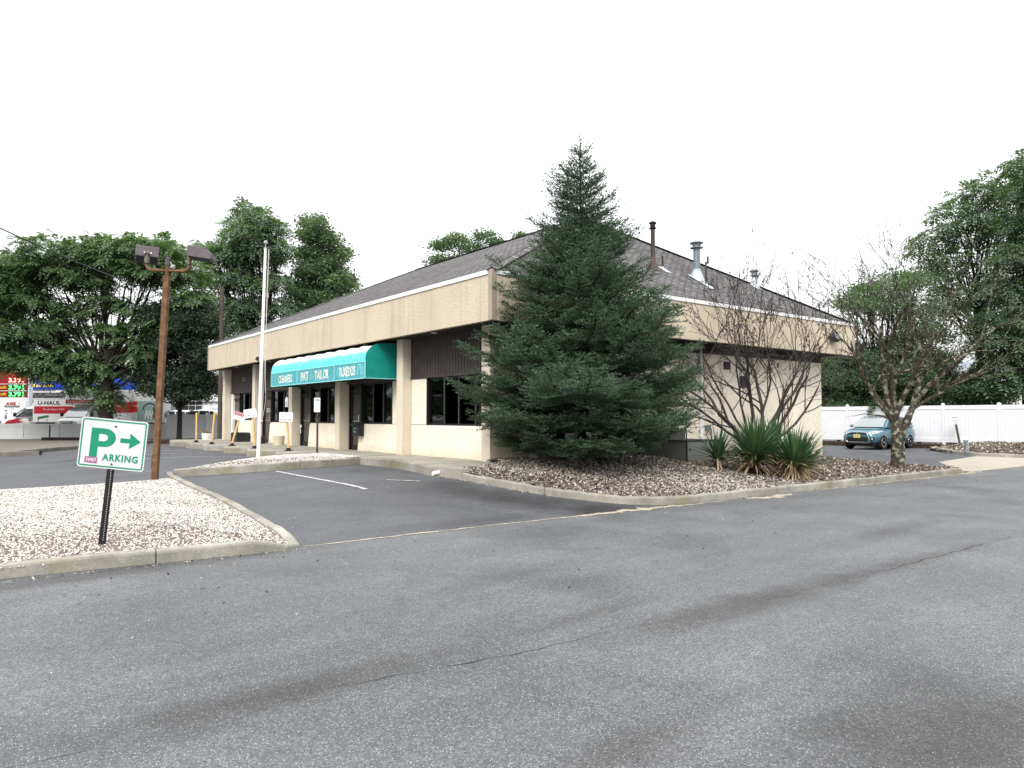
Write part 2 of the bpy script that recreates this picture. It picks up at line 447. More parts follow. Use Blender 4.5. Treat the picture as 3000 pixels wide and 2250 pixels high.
    M['bark_bare'] = bark('bark_bare', (.024, .022, .021), (.074, .068, .063), None)
    M['bark_lichen'] = bark('bark_lichen', (.026, .021, .017), (.075, .063, .050), (.23, .23, .17))
    M['bark_red'] = bark('bark_red', (.09, .045, .035), (.17, .09, .07))

    # ground covers
    g = G('white_stones', .75, 0, .3)
    c = g.ramp(g.island(), [(0, (.11, .097, .088)), (.12, (.30, .275, .25)), (.4, (.46, .44, .41)), (1, (.72, .70, .66))])
    g.base(g.mix(.5, c, g.ramp(g.noise(1.1, 5), [(.3, .7), (.6, 1.1)]), 'MULTIPLY')); M['stone'] = g.m
    g = G('stone_bed', .95, 0, .1)
    g.base(g.ramp(g.voro(38, out='Color'), [(.2, (.07, .05, .04)), (.6, (.18, .14, .11)), (.9, (.32, .27, .23))])); g.bump(g.voro(38), .8, .02); M['stone_bed'] = g.m
    g = G('mulch_soil', .97, 0, .1)
    c = g.ramp(g.noise(26, 7, .75), [(.3, (.048, .039, .033)), (.55, (.12, .099, .082)), (.75, (.25, .215, .185))])
    g.base(g.mix(.6, c, g.ramp(g.noise(.9, 5), [(.3, .6), (.7, 1.35)]), 'MULTIPLY')); g.bump(g.noise(40, 5, .7), .9, .03); M['mulch_soil'] = g.m
    g = G('mulch_chip', .9, 0, .15)
    g.base(g.ramp(g.island(), [(0, (.055, .046, .039)), (.4, (.155, .130, .108)), (.8, (.33, .285, .24)), (1, (.54, .49, .43))])); M['mulch_chip'] = g.m
    M['sand'] = None
    g = G('sand_debris', .95, 0, .1); g.base(g.ramp(g.noise(34, 6, .8), [(.34, (.085, .085, .085)), (.43, (.24, .215, .17)), (.62, (.46, .41, .33))])); M['sand'] = g.m
    g = G('worn_line_paint', .8, 0, .2); f = g.noise(14, 6, .75)
    g.base(g.ramp(f, [(.45, (.50, .495, .48)), (.60, (.10, .10, .105))])); M['line'] = g.m
    M['crack'] = plain('crack_tar', (.016, .015, .015), .95, 0, .1)
    g = G('far_ground', .95, 0, .1); g.base(g.ramp(g.noise(.15, 6), [(.35, (.055, .056, .06)), (.65, (.085, .085, .088))])); M['ground'] = g.m
    M['dark_soil'] = plain('dark_soil', (.045, .032, .024), .97, 0, .1, .4, 6, .6)
    g = G('gravel_dusty', .95, 0, .1); g.base(g.ramp(g.noise(22, 6, .75), [(.3, (.085, .078, .07)), (.7, (.235, .218, .19))])); g.bump(g.noise(30, 5), .8, .02); M['dusty'] = g.m

    # vehicles and signs beyond
    def carpaint(name, c, metal=.5, rough=.28):
        g = G(name, rough, metal, .5, c); g.b.inputs['Coat Weight'].default_value = .8; g.b.inputs['Coat Roughness'].default_value = .05
        g.base(g.ramp(g.noise(2, 3), [(.3, tuple(x * .94 for x in c)), (.7, c)])); return g.m
    M['paint_teal'] = carpaint('car_paint_teal', (.045, .150, .205), .35, .3)
    M['paint_white'] = carpaint('car_paint_white', (.78, .78, .78), 0, .35)
    M['paint_grey'] = carpaint('car_paint_grey', (.22, .23, .25), .3)
    M['tyre'] = plain('tyre', (.014, .014, .015), .85, 0, .2)
    M['rim'] = plain('wheel_rim', (.55, .56, .58), .3, .8, .5, .05)
    M['black_trim'] = plain('black_trim', (.012, .012, .013), .5)
    M['chrome'] = plain('chrome', (.6, .61, .63), .15, .9, .5, .03)
    M['lens'] = plain('headlight_lens', (.55, .57, .60), .12, .2, .6, .2, 20)
    M['amber'] = plain('amber_lens', (.55, .18, .06), .3)
    M['plate'] = plain('plate_yellow', (.58, .50, .20), .5)
    M['truck_white'] = plain('truck_white', (.74, .745, .74), .45, 0, .4, .04, 1)
    M['truck_side'] = plain('truck_side_grey', (.50, .515, .49), .5, 0, .35, .05, 1)
    M['truck_red'] = plain('truck_red', (.46, .025, .035), .45)
    M['ink'] = plain('ink_black', (.012, .012, .016), .6)
    M['ink_white'] = plain('ink_white', (.75, .75, .75), .6)
    M['banner_green'] = plain('banner_green', (.03, .23, .07), .6)
    M['blue'] = plain('canopy_blue', (.008, .04, .38), .5)
    M['canopy_white'] = plain('canopy_white', (.66, .67, .68), .5)
    M['store_grey'] = plain('store_wall', (.50, .51, .52), .7)
    M['store_white'] = plain('store_white', (.72, .72, .73), .7)
    M['pole_white'] = plain('sign_pole', (.56, .60, .66), .5)
    M['sign_panel_red'] = plain('price_panel_red', (.30, .012, .02), .5)
    M['led_back_red'] = plain('led_back_red', (.30, .005, .008), .6)
    M['led_back'] = plain('led_back_dark', (.004, .03, .008), .6)
    M['art_teal'] = plain('art_teal', (.20, .30, .28), .6); M['art_dark'] = plain('art_dark', (.05, .05, .055), .6); M['art_pale'] = plain('art_pale', (.5, .51, .5), .6)
    def emit(name, c, s):
        g = G(name, .5, 0, .2, c); g.b.inputs['Emission Color'].default_value = (*c, 1); g.b.inputs['Emission Strength'].default_value = s; return g.m
    M['led_green'] = emit('led_green', (.12, .95, .22), 1.0); M['led_red'] = emit('led_red', (1, .35, .28), 1.2); M['yellow_letter'] = plain('yellow_letter', (.85, .62, .02), .5)
    M['neon_red'] = emit('neon_red', (.42, .02, .02), .25)
STAINS = [(-8.6, -9.75, 1.3, .30, .05, .85), (-4.6, -10.2, 2.6, .35, 0, .8), (-6.0, -12.5, 1.5, .75, .1, .9), (-7.6, -11.6, 1.0, .3, .2, .55),
          (-1.6, -10.2, 3.0, .22, 0, .7), (.8, -9.0, 2.2, .35, .1, .45), (-5.9, -9.6, 1.2, .18, .1, .5), (-9.2, -5.35, 4.0, .35, .05, .75), (-6.4, -8.2, 2.4, .25, .2, .3)]
build_materials()

# ------------------------------------------------------------------ ground sheets
def grid(name, x0, x1, y0, y1, step, zf, mat, mask=None):
    xs = np.arange(x0, x1 + step * .5, step); ys = np.arange(y0, y1 + step * .5, step)
    nx, ny = len(xs), len(ys)
    V = np.empty((nx * ny, 3)); k = 0
    for j in range(ny):
        for i in range(nx):
            V[k] = (xs[i], ys[j], zf(xs[i], ys[j])); k += 1
    F = []
    for j in range(ny - 1):
        for i in range(nx - 1):
            if mask is None or mask((xs[i] + xs[i + 1]) / 2, (ys[j] + ys[j + 1]) / 2):
                a = j * nx + i; F.append((a, a + 1, a + nx + 1, a + nx))
    return npmesh(name, V, np.array(F), mat, smooth=True)

g0 = MB(); g0.quad((-420, -420, -.12), (420, -420, -.12), (420, 420, -.12), (-420, 420, -.12))
struct(obj('ground', g0, M['ground']))
d = MB(); d.quad((-70, -40, 0), (60, -40, 0), (60, -5.03, 0), (-70, -5.03, 0))
struct(obj('driveway', d, M['drive']))
struct(grid('parking_lot', -60, 40, -5.03, 62.97, .5, lambda x, y: zt(x, y), M['lot']))

def inside(p, poly):
    x, y = p; c = False; j = len(poly) - 1
    for i in range(len(poly)):
        xi, yi = poly[i]; xj, yj = poly[j]
        if (yi > y) != (yj > y) and x < (xj - xi) * (y - yi) / (yj - yi) + xi: c = not c
        j = i
    return c

def dist_poly(p, poly):
    best = 1e9
    for i in range(len(poly)):
        a = poly[i]; b = poly[(i + 1) % len(poly)]
        dx, dy = b[0] - a[0], b[1] - a[1]; l2 = dx * dx + dy * dy
        t = 0 if l2 == 0 else max(0, min(1, ((p[0] - a[0]) * dx + (p[1] - a[1]) * dy) / l2))
        best = min(best, math.hypot(p[0] - a[0] - t * dx, p[1] - a[1] - t * dy))
    return best

def smooth_path(pts, step=.2):
    pts = [Vector((p[0], p[1])) for p in pts]; out = []
    P = [pts[0] * 2 - pts[1]] + pts + [pts[-1] * 2 - pts[-2]]
    for i in range(1, len(P) - 2):
        p0, p1, p2, p3 = P[i - 1], P[i], P[i + 1], P[i + 2]
        n = max(1, int((p2 - p1).length / step))
        for k in range(n):
            t = k / n
            out.append(.5 * ((2 * p1) + (p2 - p0) * t + (2 * p0 - 5 * p1 + 4 * p2 - p3) * t * t + (3 * p1 - p0 - 3 * p2 + p3) * t ** 3))
    out.append(pts[-1]); return out

def kerb(pts, h, side=1, w=.15, curve=True, joint=3.0, zfun=None, name='kerb', ends=(1, 1), mat='kerb', hf=None):
    """kerb whose outer (paving) face runs along pts; its body lies on `side` (1 = left of travel)."""
    path = smooth_path(pts) if curve else [Vector(p[:2]) for p in smooth_path(pts, .25)]
    mb = MB(); zf = zfun or zt; n = len(path); rows = []
    acc = 0; gapped = False
    for i, p in enumerate(path):
        d = (path[min(i + 1, n - 1)] - path[max(i - 1, 0)]).normalized(); nr = Vector((-d.y, d.x)) * side
        z = zf(p.x, p.y); f = 1.0
        s0 = i / (n - 1)
        if ends[0] < 1: f = min(f, ends[0] + (1 - ends[0]) * sm(i * .2 / .5))
        if ends[1] < 1: f = min(f, ends[1] + (1 - ends[1]) * sm((n - 1 - i) * .2 / .5))
        wob = .006 * math.sin(i * .9 + pts[0][0]) + .004 * math.sin(i * 2.3)
        hh = h * f * (hf(p.x, p.y) if hf else 1) + wob
        prof = [(0, -.06), (.004, hh - .035), (.012, hh - .012), (.035, hh), (w - .02, hh), (w, hh - .012), (w, -.06)]
        rows.append([Vector((p.x + nr.x * a, p.y + nr.y * a, z + b)) for a, b in prof])
    k = len(rows[0]); seglen = 0; start = 0; segs = []
    for i in range(1, n):
        seglen += (path[i] - path[i - 1]).length
        if seglen > joint or i == n - 1: segs.append((start, i)); start = i; seglen = 0
    for a, b in segs:
        vs = []; fs = []
        rr = rows[a:b + 1]
        if len(rr) < 2: continue
        e = (rr[1][0] - rr[0][0]).normalized() * .007; e2 = (rr[-1][0] - rr[-2][0]).normalized() * .007
        rr = [[q + e for q in rr[0]]] + rr[1:-1] + [[q - e2 for q in rr[-1]]]
        for r_ in rr: vs += r_
        for i in range(len(rr) - 1):
            for j in range(k - 1):
                q = (i * k + j, i * k + j + 1, (i + 1) * k + j + 1, (i + 1) * k + j)
                fs.append(q if side == -1 else q[::-1])
        fs.append(tuple(range(k))); fs.append(tuple((len(rr) - 1) * k + j for j in range(k - 1, -1, -1)))
        mb.add(vs, fs)
    o = obj(name, mb, M[mat]); return struct(o)

# left stone island: front kerb on the drive, right kerb on the stall
def tipdip(x, y): return .30 + .70 * sm((math.hypot(x + 6.62, y + 5.02) - .12) / .55)
kerb([(-30, -4.75), (-14, -4.9), (-9.8, -4.98), (-8.2, -5.08), (-7.3, -5.15), (-6.86, -5.16), (-6.66, -5.06), (-6.60, -4.86), (-6.57, -4.2), (-6.35, -1.5), (-6.15, 1.5), (-5.88, 4.75), (-5.72, 5.72)], .15, 1, hf=tipdip)
kerb([(-5.72, 5.75), (-4.78, 5.08), (-4.1, 4.78), (-3.46, 4.6), (-2.21, 4.72), (-1.35, 5.0), (-.80, 5.25)], .2, 1)
kerb([(-6.05, 4.75), (-7.5, 4.72), (-14, 4.6), (-30, 4.6)], .1, 1)
# nose of the pavement, then the planting bed
kerb([(-.74, 5.1), (-.70, 3.4), (-.90, 2.0), (-1.16, .85), (-1.28, .2)], .2, -1)
kerb([(-1.30, .12), (-1.34, -.84), (-1.21, -1.73), (-.98, -2.58), (-.70, -3.33), (-.27, -4.15), (.08, -4.66), (.5, -4.93), (1.3, -5.04), (4, -5.05), (8, -5.05), (12.6, -5.05), (13.75, -4.98)], .15, 1, ends=(1, .35))
kerb([(26.2, 1.2), (24.6, 0.1), (23.0, -1.0), (22.35, -2.1), (22.7, -3.0), (23.9, -3.75), (27, -4.7), (40, -4.9)], .15, 1, ends=(.5, 1))

# gravel island surfaces
ISL = [(-30, -4.8), (-8.2, -5.0), (-6.84, -5.06), (-6.70, -4.9), (-6.66, -4.3), (-6.42, -1.5), (-6.22, 1.5), (-5.96, 4.6), (-30, 4.55)]
def zisl(x, y):
    dd = dist_poly((x, y), ISL) if inside((x, y), ISL) else 0
    return zt(x, y) + .12 * tipdip(x, y) - .015 + .14 * sm(dd / 1.6) + .012 * math.sin(x * 2.1 + y) * math.sin(y * 1.7)
struct(grid('stone_island', -22, -5.6, -5.2, 4.8, .12, zisl, M['stone_bed'], lambda x, y: inside((x, y), ISL)))
ISB = [(-5.9, 5.75), (-5.72, 5.82), (-4.78, 5.15), (-3.46, 4.68), (-2.21, 4.8), (-.80, 5.3), (-.78, 8.0), (-1.04, 7.9), (-1.98, 7.5), (-3.33, 7.0), (-4.46, 6.3)]
def zisb(x, y):
    dd = dist_poly((x, y), ISB) if inside((x, y), ISB) else 0
    e = zt(x, y) + .16 + .10 * sm(dd / .7)
    return e + (.53 - e) * sm((x + 2.2) / 1.3) * .8
struct(grid('stone_island', -6.0, -.7, 4.5, 8.1, .1, zisb, M['stone_bed'], lambda x, y: inside((x, y), ISB)))

# sidewalk with a saw-tooth front
teeth = [(-1.5, 8.3), (-2.0, 8.6), (-1.5, 10.4), (-2.05, 11.4), (-1.47, 13.3), (-2.0, 14.3), (-1.48, 16.2), (-2.0, 17.1), (-1.65, 18.6), (-2.0, 19.8), (-1.6, 21.4), (-2.0, 22.7), (-1.5, 24.6)]
SW = [(1.0, 25.5), (-1.4, 25.5)] + [(q.x + .05, q.y) for q in smooth_path([(-.86, 8.1)] + teeth[1:], .25)[::-1][1:-3]] + [(-.85, 7.6), (-.85, 5.1), (-.82, 3.4), (-1.02, 2.0), (-1.25, .85), (-1.36, .2), (-1.36, -.75), (-.9, -.75), (-.2, -.35), (1.0, .15)]
def tri_sheet(name, poly, zf, mat, depth=.4):
    from mathutils.geometry import tessellate_polygon
    n = len(poly); ar = sum(poly[i][0] * poly[(i + 1) % n][1] - poly[(i + 1) % n][0] * poly[i][1] for i in range(n))
    if ar < 0: poly = poly[::-1]
    top = [(p[0], p[1], zf(*p)) for p in poly]; mb = MB()
    tris = tessellate_polygon([[Vector((p[0], p[1], 0)) for p in poly]]); fs = []
    for t in tris:
        a, b_, c = (poly[i] for i in t); cr = (b_[0] - a[0]) * (c[1] - a[1]) - (b_[1] - a[1]) * (c[0] - a[0]); fs.append(tuple(t) if cr > 0 else tuple(t)[::-1])
    mb.add(top + [(x, y, z - depth) for x, y, z in top], fs + [(i, n + i, n + (i + 1) % n, (i + 1) % n) for i in range(n)])
    return obj(name, mb, mat)
sw = tri_sheet('sidewalk', SW, lambda x, y: .515, M['walk'], .5); struct(sw)
kerb([(-.86, 8.1)] + teeth[1:], .517, -1, w=.24, zfun=lambda x, y: .003, joint=2.85)
jm = MB()                                           # tooled joints
for u in (1.1, 3.3, 5.5, 7.7, 9.9, 12.1, 14.3, 16.5, 18.7, 20.9, 23.1):
    jm.box((-1.2 if u < 8 else -1.45, u, .512), (.86, u + .012, .5175))
jm.box((-.72, 2.4, .512), (-.71, 25, .5176))
struct(obj('sidewalk_joints', jm, M['crack']))

# apron and far bed
APR = [(14.1, -5.02), (14.6, -4.5), (17.3, -2.8), (22.4, -2.2), (24, -3.7), (27, -4.65), (33, -4.8), (33, -5.02)]
struct(tri_sheet('concrete_apron', APR, lambda x, y: zt(x, y) + .012, M['apron'], .1))

# planting bed beside the end wall
BED = [(-1.25, .0), (-1.26, -.84), (-1.13, -1.7), (-.9, -2.5), (-.62, -3.25), (-.2, -4.05), (.14, -4.55), (.55, -4.84), (1.3, -4.95), (12.5, -4.96), (13.6, -4.9), (13.9, -4.6), (13.2, -3.0), (12.7, -1.2), (13.0, .95), (.6, 1.0), (.45, .1), (-.2, -.25), (-.9, -.62)]
KLINE = [(-1.22, .12), (-1.2, -.84), (-1.07, -1.73), (-.84, -2.5), (-.56, -3.25), (-.15, -4.02), (.2, -4.5), (.6, -4.78), (1.3, -4.88), (4, -4.9), (12.6, -4.9), (13.7, -4.85)]
def dist_seg(p, a, b):
    dx, dy = b[0] - a[0], b[1] - a[1]; t = max(0, min(1, ((p[0] - a[0]) * dx + (p[1] - a[1]) * dy) / (dx * dx + dy * dy)))
    return math.hypot(p[0] - a[0] - t * dx, p[1] - a[1] - t * dy)
def zbed(x, y):
    base = .13 + .42 * sm((y + 5.0) / 4.4)
    base -= .22 * sm((x - 9.5) / 4.2) * sm((y + 5.0) / 4)
    base += .05 * sm((x + 1) / 2.5) * sm((y + 5.0) / 3) * (1 - sm((x - 7) / 4))
    e = zt(min(x, 5.9), y) * (1 - sm(x / 1.4))      # kerb top is higher where the lot is
    dk = min(dist_seg((x, y), KLINE[i], KLINE[i + 1]) for i in range(len(KLINE) - 1))
    base = min(base, e * .98 + .125 + .5 * dk)
    base = max(base, zt(min(x, 5.9), y) + .03 if x < 13 else .05)
    return base + .012 * math.sin(x * 3 + y * 2) + .01 * math.sin(x * 7.1 - y * 5)
struct(grid('planting_bed', -1.5, 14, -5.1, 1.1, .12, zbed, M['mulch_soil'], lambda x, y: inside((x, y), BED)))
FBED = [(26.0, 1.3), (24.5, .2), (22.98, -.95), (22.45, -2.1), (22.8, -2.95), (23.9, -3.65), (27, -4.6), (34, -4.8), (34, 3), (28.3, 3.0), (28.3, 1.6)]
def zfb(x, y): return .12 + .10 + .28 * sm(dist_poly((x, y), FBED) / 2.2) + .02 * math.sin(2 * x + y)
struct(grid('planting_bed', 22, 34, -5, 3.1, .2, zfb, M['mulch_soil'], lambda x, y: inside((x, y), FBED)))
st = MB(); st.box((27.7, 1.5, .0), (29.2, 14, .32)); struct(obj('fence_strip', st, M['dark_soil']))

# strip of dusty gravel, kerb and dark soil along the far left fence
P = [L(-60, 31.2), L(-21.8, 31.4), L(-22.2, 38), L(-23, 46), L(-22.6, 53.5), L(-60, 53.5)]
struct(tri_sheet('gravel_strip', [(p.x, p.y) for p in P], lambda x, y: .15, M['dusty'], .4))
kerb([(p.x, p.y) for p in (L(-50, 31.0), L(-22.1, 31.1), L(-21.5, 32), L(-21.8, 38), L(-22.6, 46))], .17, 1, zfun=lambda x, y: zt(x, y), mat='kerb_dark')
P = [L(-22.4, 46), L(-12, 41.5), L(-9, 44), L(-9, 54), L(-22.4, 53.5)]
struct(tri_sheet('soil_strip', [(p.x, p.y) for p in P], lambda x, y: .17, M['dark_soil'], .4))

# sand washed along the seam, crack in the drive, stall lines
def ribbon(name, pts, wf, z, mat, seed=1):
    rr = random.Random(seed); vs = []; fs = []
    path = smooth_path(pts, .06)
    a_ = b__ = .5
    for i, p in enumerate(path):
        d = (path[min(i + 1, len(path) - 1)] - path[max(i - 1, 0)]).normalized(); nr = Vector((-d.y, d.x))
        a_ += (rr.random() - a_) * .35; b__ += (rr.random() - b__) * .35
        w = wf(i / len(path)) * (.15 + 1.6 * a_ * a_ * 1.6); o = (b__ - .5) * 1.2 * w
        for s in (-.5, .5):
            q = p + nr * (s * w + o); vs.append((q.x, q.y, z(q.x, q.y) if callable(z) else z))
    for i in range(len(path) - 1): fs.append((2 * i, 2 * i + 2, 2 * i + 3, 2 * i + 1))
    mb = MB(); mb.add(vs, fs); return obj(name, mb, M[mat])
tag(ribbon('sand', [(-6.6, -5.06), (-4, -5.03), (-1.5, -5.06), (-.2, -5.1), (.8, -5.16), (2, -5.2)], lambda t: .055 + .17 * math.exp(-((t - .72) / .17) ** 2), lambda x, y: max(0, zt(x, y)) + .006, 'sand', 3), kind='stuff')
tag(ribbon('sand', [(2.6, -5.25), (3.5, -5.35), (4.2, -5.22)], lambda t: .1 + .25 * math.sin(PI * t), .005, 'sand', 5), kind='stuff')
tag(ribbon('sand', [(5.0, -5.16), (9, -5.14), (13, -5.16), (14.6, -5.15)], lambda t: .05 + .12 * t, .005, 'sand', 6), kind='stuff')
cr = [(-14, -10.1), (-10.02, -9.92), (-9.49, -10.07), (-9.25, -10.10), (-8.93, -9.97), (-8.56, -9.89), (-8.19, -9.88), (-7.82, -9.94), (-7.11, -10.04), (-6.31, -10.07), (-5.5, -10.14), (-4.88, -10.22), (-2.97, -10.26), (.2, -10.25), (4, -10.27), (14, -10.2)]
rc = random.Random(4)
cr2 = []
for p in smooth_path(cr, .12): cr2.append((p.x, p.y + rc.uniform(-.022, .022)))
struct(ribbon('pavement_crack', cr2, lambda t: .002 + .014 * max(0, math.sin(t * 23) * math.sin(t * 9.5 + 1) + .15), .004, 'crack', 7))
def line(a, b_, w=.09):
    n = 14; mb = MB(); d = (Vector(b_) - Vector(a)); nr = Vector((-d.y, d.x)).normalized() * w / 2; vs = []; fs = []
    for i in range(n + 1):
        q = Vector(a) + d * i / n
        for s in (-1, 1):
            k = q + nr * s; vs.append((k.x, k.y, zt(k.x, k.y) + .008))
    for i in range(n): fs.append((2 * i, 2 * i + 2, 2 * i + 3, 2 * i + 1))
    mb.add(vs, fs); return struct(obj('stall_line', mb, M['line']))
line((-3.61, 4.35), (-3.75, -1.0), .10); line((-2.75, .05), (-2.3, -.6))
for u in (11.4, 14.3, 17.1, 19.9, 22.7): line((-2.1, u - .05), (-5.6, u + 3.2))

# loose stones as real pebbles
def pebbles(name, n, sampler, zf, size, mat, flat=.62, seed=3, label=None):
    rg = np.random.default_rng(seed)
    P = np.array([sampler(rg) for _ in range(n)])
    Z = np.array([zf(x, y) for x, y in P])
    base = np.array([(1,0,0),(0,1,0),(-1,0,0),(0,-1,0),(0,0,1),(0,0,-1)], float)
    tri = np.array([(0,1,4),(1,2,4),(2,3,4),(3,0,4),(1,0,5),(2,1,5),(3,2,5),(0,3,5)])
    s = rg.uniform(size[0], size[1], (n, 1, 3)) * np.array([1, .8, flat])
    V = base[None] * s * (1 + rg.uniform(-.3, .3, (n, 6, 1)))
    a = rg.uniform(0, 2 * PI, n); tl = rg.uniform(-.6, .6, n)
    c, s_ = np.cos(a), np.sin(a); ct, st_ = np.cos(tl), np.sin(tl)
    x, y, z = V[..., 0].copy(), V[..., 1].copy(), V[..., 2].copy()
    x, z = x * ct[:, None] + z * st_[:, None], -x * st_[:, None] + z * ct[:, None]
    V = np.stack([x * c[:, None] - y * s_[:, None], x * s_[:, None] + y * c[:, None], z], -1)
    V[..., 0] += P[:, :1]; V[..., 1] += P[:, 1:]; V[..., 2] += Z[:, None] + size[0] * .25
    F = (tri[None] + (np.arange(n) * 6)[:, None, None]).reshape(-1, 3)
    return tag(npmesh(name, V.reshape(-1, 3), F, mat, smooth=True), kind='stuff')
def poly_sampler(poly, x0, x1, y0, y1, dens=None):
    def f(rg):
        while True:
            x, y = rg.uniform(x0, x1), rg.uniform(y0, y1)
            if inside((x, y), poly) and (dens is None or rg.random() < dens(x, y)): return x, y
    return f
CAM = L(0, 0)
def near(x, y):
    dx, dy = x - CAM.x, y - CAM.y
    cx = dx * CA - dy * SA; cy = dx * SA + dy * CA
    if cy < 3 or cx / cy < -1.12: return 0
    return 1
pebbles('white_gravel', 64000, poly_sampler(ISL, -17.5, -5.9, -5.05, 4.6, near), zisl, (.010, .024), M['stone'], seed=5)
pebbles('white_gravel', 9000, poly_sampler(ISB, -6, -.7, 4.5, 8), zisb, (.014, .028), M['stone'], seed=6)
def dbed(x, y):
    k = .22 + .9 * math.exp(-((x - 3.2) / 1.6) ** 2 - ((y + 3.9) / 1.1) ** 2) + .6 * math.exp(-((x + .6) / .7) ** 2 - ((y + 1.2) / 1.2) ** 2) + .4 * math.exp(-((x - .5) / 1.2) ** 2 - ((y - .3) / .7) ** 2)
    return min(1, k) * (1 - .9 * sm((x - 6) / 3.0))
pebbles('white_gravel', 13000, poly_sampler(BED, -1.3, 11, -5, 1, dbed), zbed, (.012, .024), M['stone'], seed=7)

def chips(name, n, sampler, zf, lo, hi, mat, seed):
    rg = np.random.default_rng(seed); P = np.array([sampler(rg) for _ in range(n)]); Z = np.array([zf(x, y) for x, y in P])
    base = np.array([(-1, -.35, 0), (1, -.35, 0), (1, .35, 0), (-1, .35, 0)], float)
    V = base[None] * rg.uniform(lo, hi, (n, 1, 1)) * (1 + rg.uniform(-.35, .35, (n, 4, 1)))
    V[..., 2] += rg.uniform(-.4, .4, (n, 4)) * lo
    a = rg.uniform(0, 2 * PI, n); t = rg.normal(0, .45, n); c, s = np.cos(a), np.sin(a)
    x, y, z = V[..., 0].copy(), V[..., 1].copy(), V[..., 2].copy()
    z = z + x * np.sin(t)[:, None]; x = x * np.cos(t)[:, None]
    V = np.stack([x * c[:, None] - y * s[:, None], x * s[:, None] + y * c[:, None], z], -1)
    V[..., 0] += P[:, :1]; V[..., 1] += P[:, 1:]; V[..., 2] += Z[:, None] + lo * .6
    F = (np.arange(n) * 4)[:, None] + np.arange(4)[None]
    return tag(npmesh(name, V.reshape(-1, 3), F, mat), kind='stuff')
chips('mulch', 26000, poly_sampler(BED, -1.3, 13.9, -5, 1), zbed, .018, .05, M['mulch_chip'], 8)
chips('mulch', 7000, poly_sampler(FBED, 22.3, 33, -4.9, 3), zfb, .03, .07, M['mulch_chip'], 9)
rgd = np.random.default_rng(21)
def drv(rg):
    while True:
        x = rg.uniform(-11, 12); y = -5.2 - abs(rg.normal(0, 1.6))
        if near(x, y): return x, y
pebbles('scattered_stones', 70, drv, lambda x, y: 0.0, (.005, .012), M['stone'], seed=12)
chips('leaf_litter', 150, drv, lambda x, y: 0.0, .008, .03, M['dry_leaf'], 13)
def drv2(rg): return rg.uniform(-6.2, -.9), rg.uniform(-4.9, 4.4)
pebbles('scattered_stones', 45, drv2, zt, (.007, .014), M['stone'], seed=14)

# grit and leaves gathered along the kerbs
def gut(rg):
    k = rg.random()
    if k < .55: return rg.uniform(-.2, 13.5), -5.08 - abs(rg.normal(0, .07))
    if k < .75: return rg.uniform(-14, -6.7), -5.14 - abs(rg.normal(0, .06))
    i = rg.integers(0, 5); a, b_ = KLINE[i], KLINE[i + 1]; t = rg.random(); return a[0] + (b_[0] - a[0]) * t - .15 - abs(rg.normal(0, .08)), a[1] + (b_[1] - a[1]) * t
chips('leaf_litter', 700, gut, lambda x, y: max(0.0, zt(min(x, 5.9), y)) if y > -5.03 else 0.0, .008, .024, M['mulch_chip'], 15)
pebbles('scattered_stones', 260, gut, lambda x, y: max(0.0, zt(min(x, 5.9), y)) if y > -5.03 else 0.0, (.004, .010), M['stone'], seed=16)
BLD = thing('shop_building', 'low tan stucco shop building with brown hip roof and teal awning', 'building', (0, 0, 0))
BV, BU = 17.1, 24.16            # eaves rectangle
Z0, ZS, ZE = .515, 3.98, 5.10   # floor, soffit, top of stucco fascia

# roof with UVs in metres
c0, c1, c2, c3 = Vector((.02, .02, 5.2)), Vector((BV - .02, .02, 5.2)), Vector((BV - .02, BU - .02, 5.2)), Vector((.02, BU - .02, 5.2))
r0, r1 = Vector((8.55, 5.97, 9.16)), Vector((8.55, BU - 5.97, 9.16))
faces = [(c0, c1, r0), (c1, c2, r1, r0), (c2, c3, r1), (c3, c0, r0, r1)]
vs, fs, uvs = [], [], []
for f in faces:
    o_, ex = f[0], (f[1] - f[0]).normalized(); nrm = (f[1] - f[0]).cross(f[2] - f[0]).normalized(); ey = nrm.cross(ex)
    fs.append(tuple(range(len(vs), len(vs) + len(f))))
    for p in f: vs.append(tuple(p)); uvs.append(((p - o_).dot(ex), (p - o_).dot(ey)))
me = bpy.data.meshes.new('roof'); me.from_pydata(vs, [], fs); uvl = me.uv_layers.new(name='UVMap')
for i, l in enumerate(me.loops): uvl.data[i].uv = uvs[l.vertex_index]
roof = link('roof', me, M['shingle'], BLD)
hip = MB()
for a, b_ in ((c0, r0), (c1, r0), (c2, r1), (c3, r1), (r0, r1)):
    d = (b_ - a); n = int(d.length / .2); d.normalize(); sd = Vector((-d.y, d.x, 0)).normalized()
    for i in range(n):
        p = a + d * (i * .2); q = p + d * .26
        up = .045
        hip.add([p - sd * .16 + Vector((0, 0, -.02 + up * .4)), p + Vector((0, 0, up + .012)), p + sd * .16 + Vector((0, 0, -.02 + up * .4)),
                 q - sd * .16 + Vector((0, 0, -.03 + up * .4)), q + Vector((0, 0, up)), q + sd * .16 + Vector((0, 0, -.03 + up * .4))],
                [(0, 1, 4, 3), (1, 2, 5, 4), (0, 3, 5, 2)])
g = G('hip_cap_shingle', .9, 0, .2); g.base(g.mix(.6, g.ramp(g.island(), [(0, (.095, .087, .092)), (1, (.20, .185, .19))]), g.ramp(g.noise(20, 4), [(.3, .75), (.7, 1.2)]), 'MULTIPLY'))
obj('hip_cap', hip, g.m, roof)

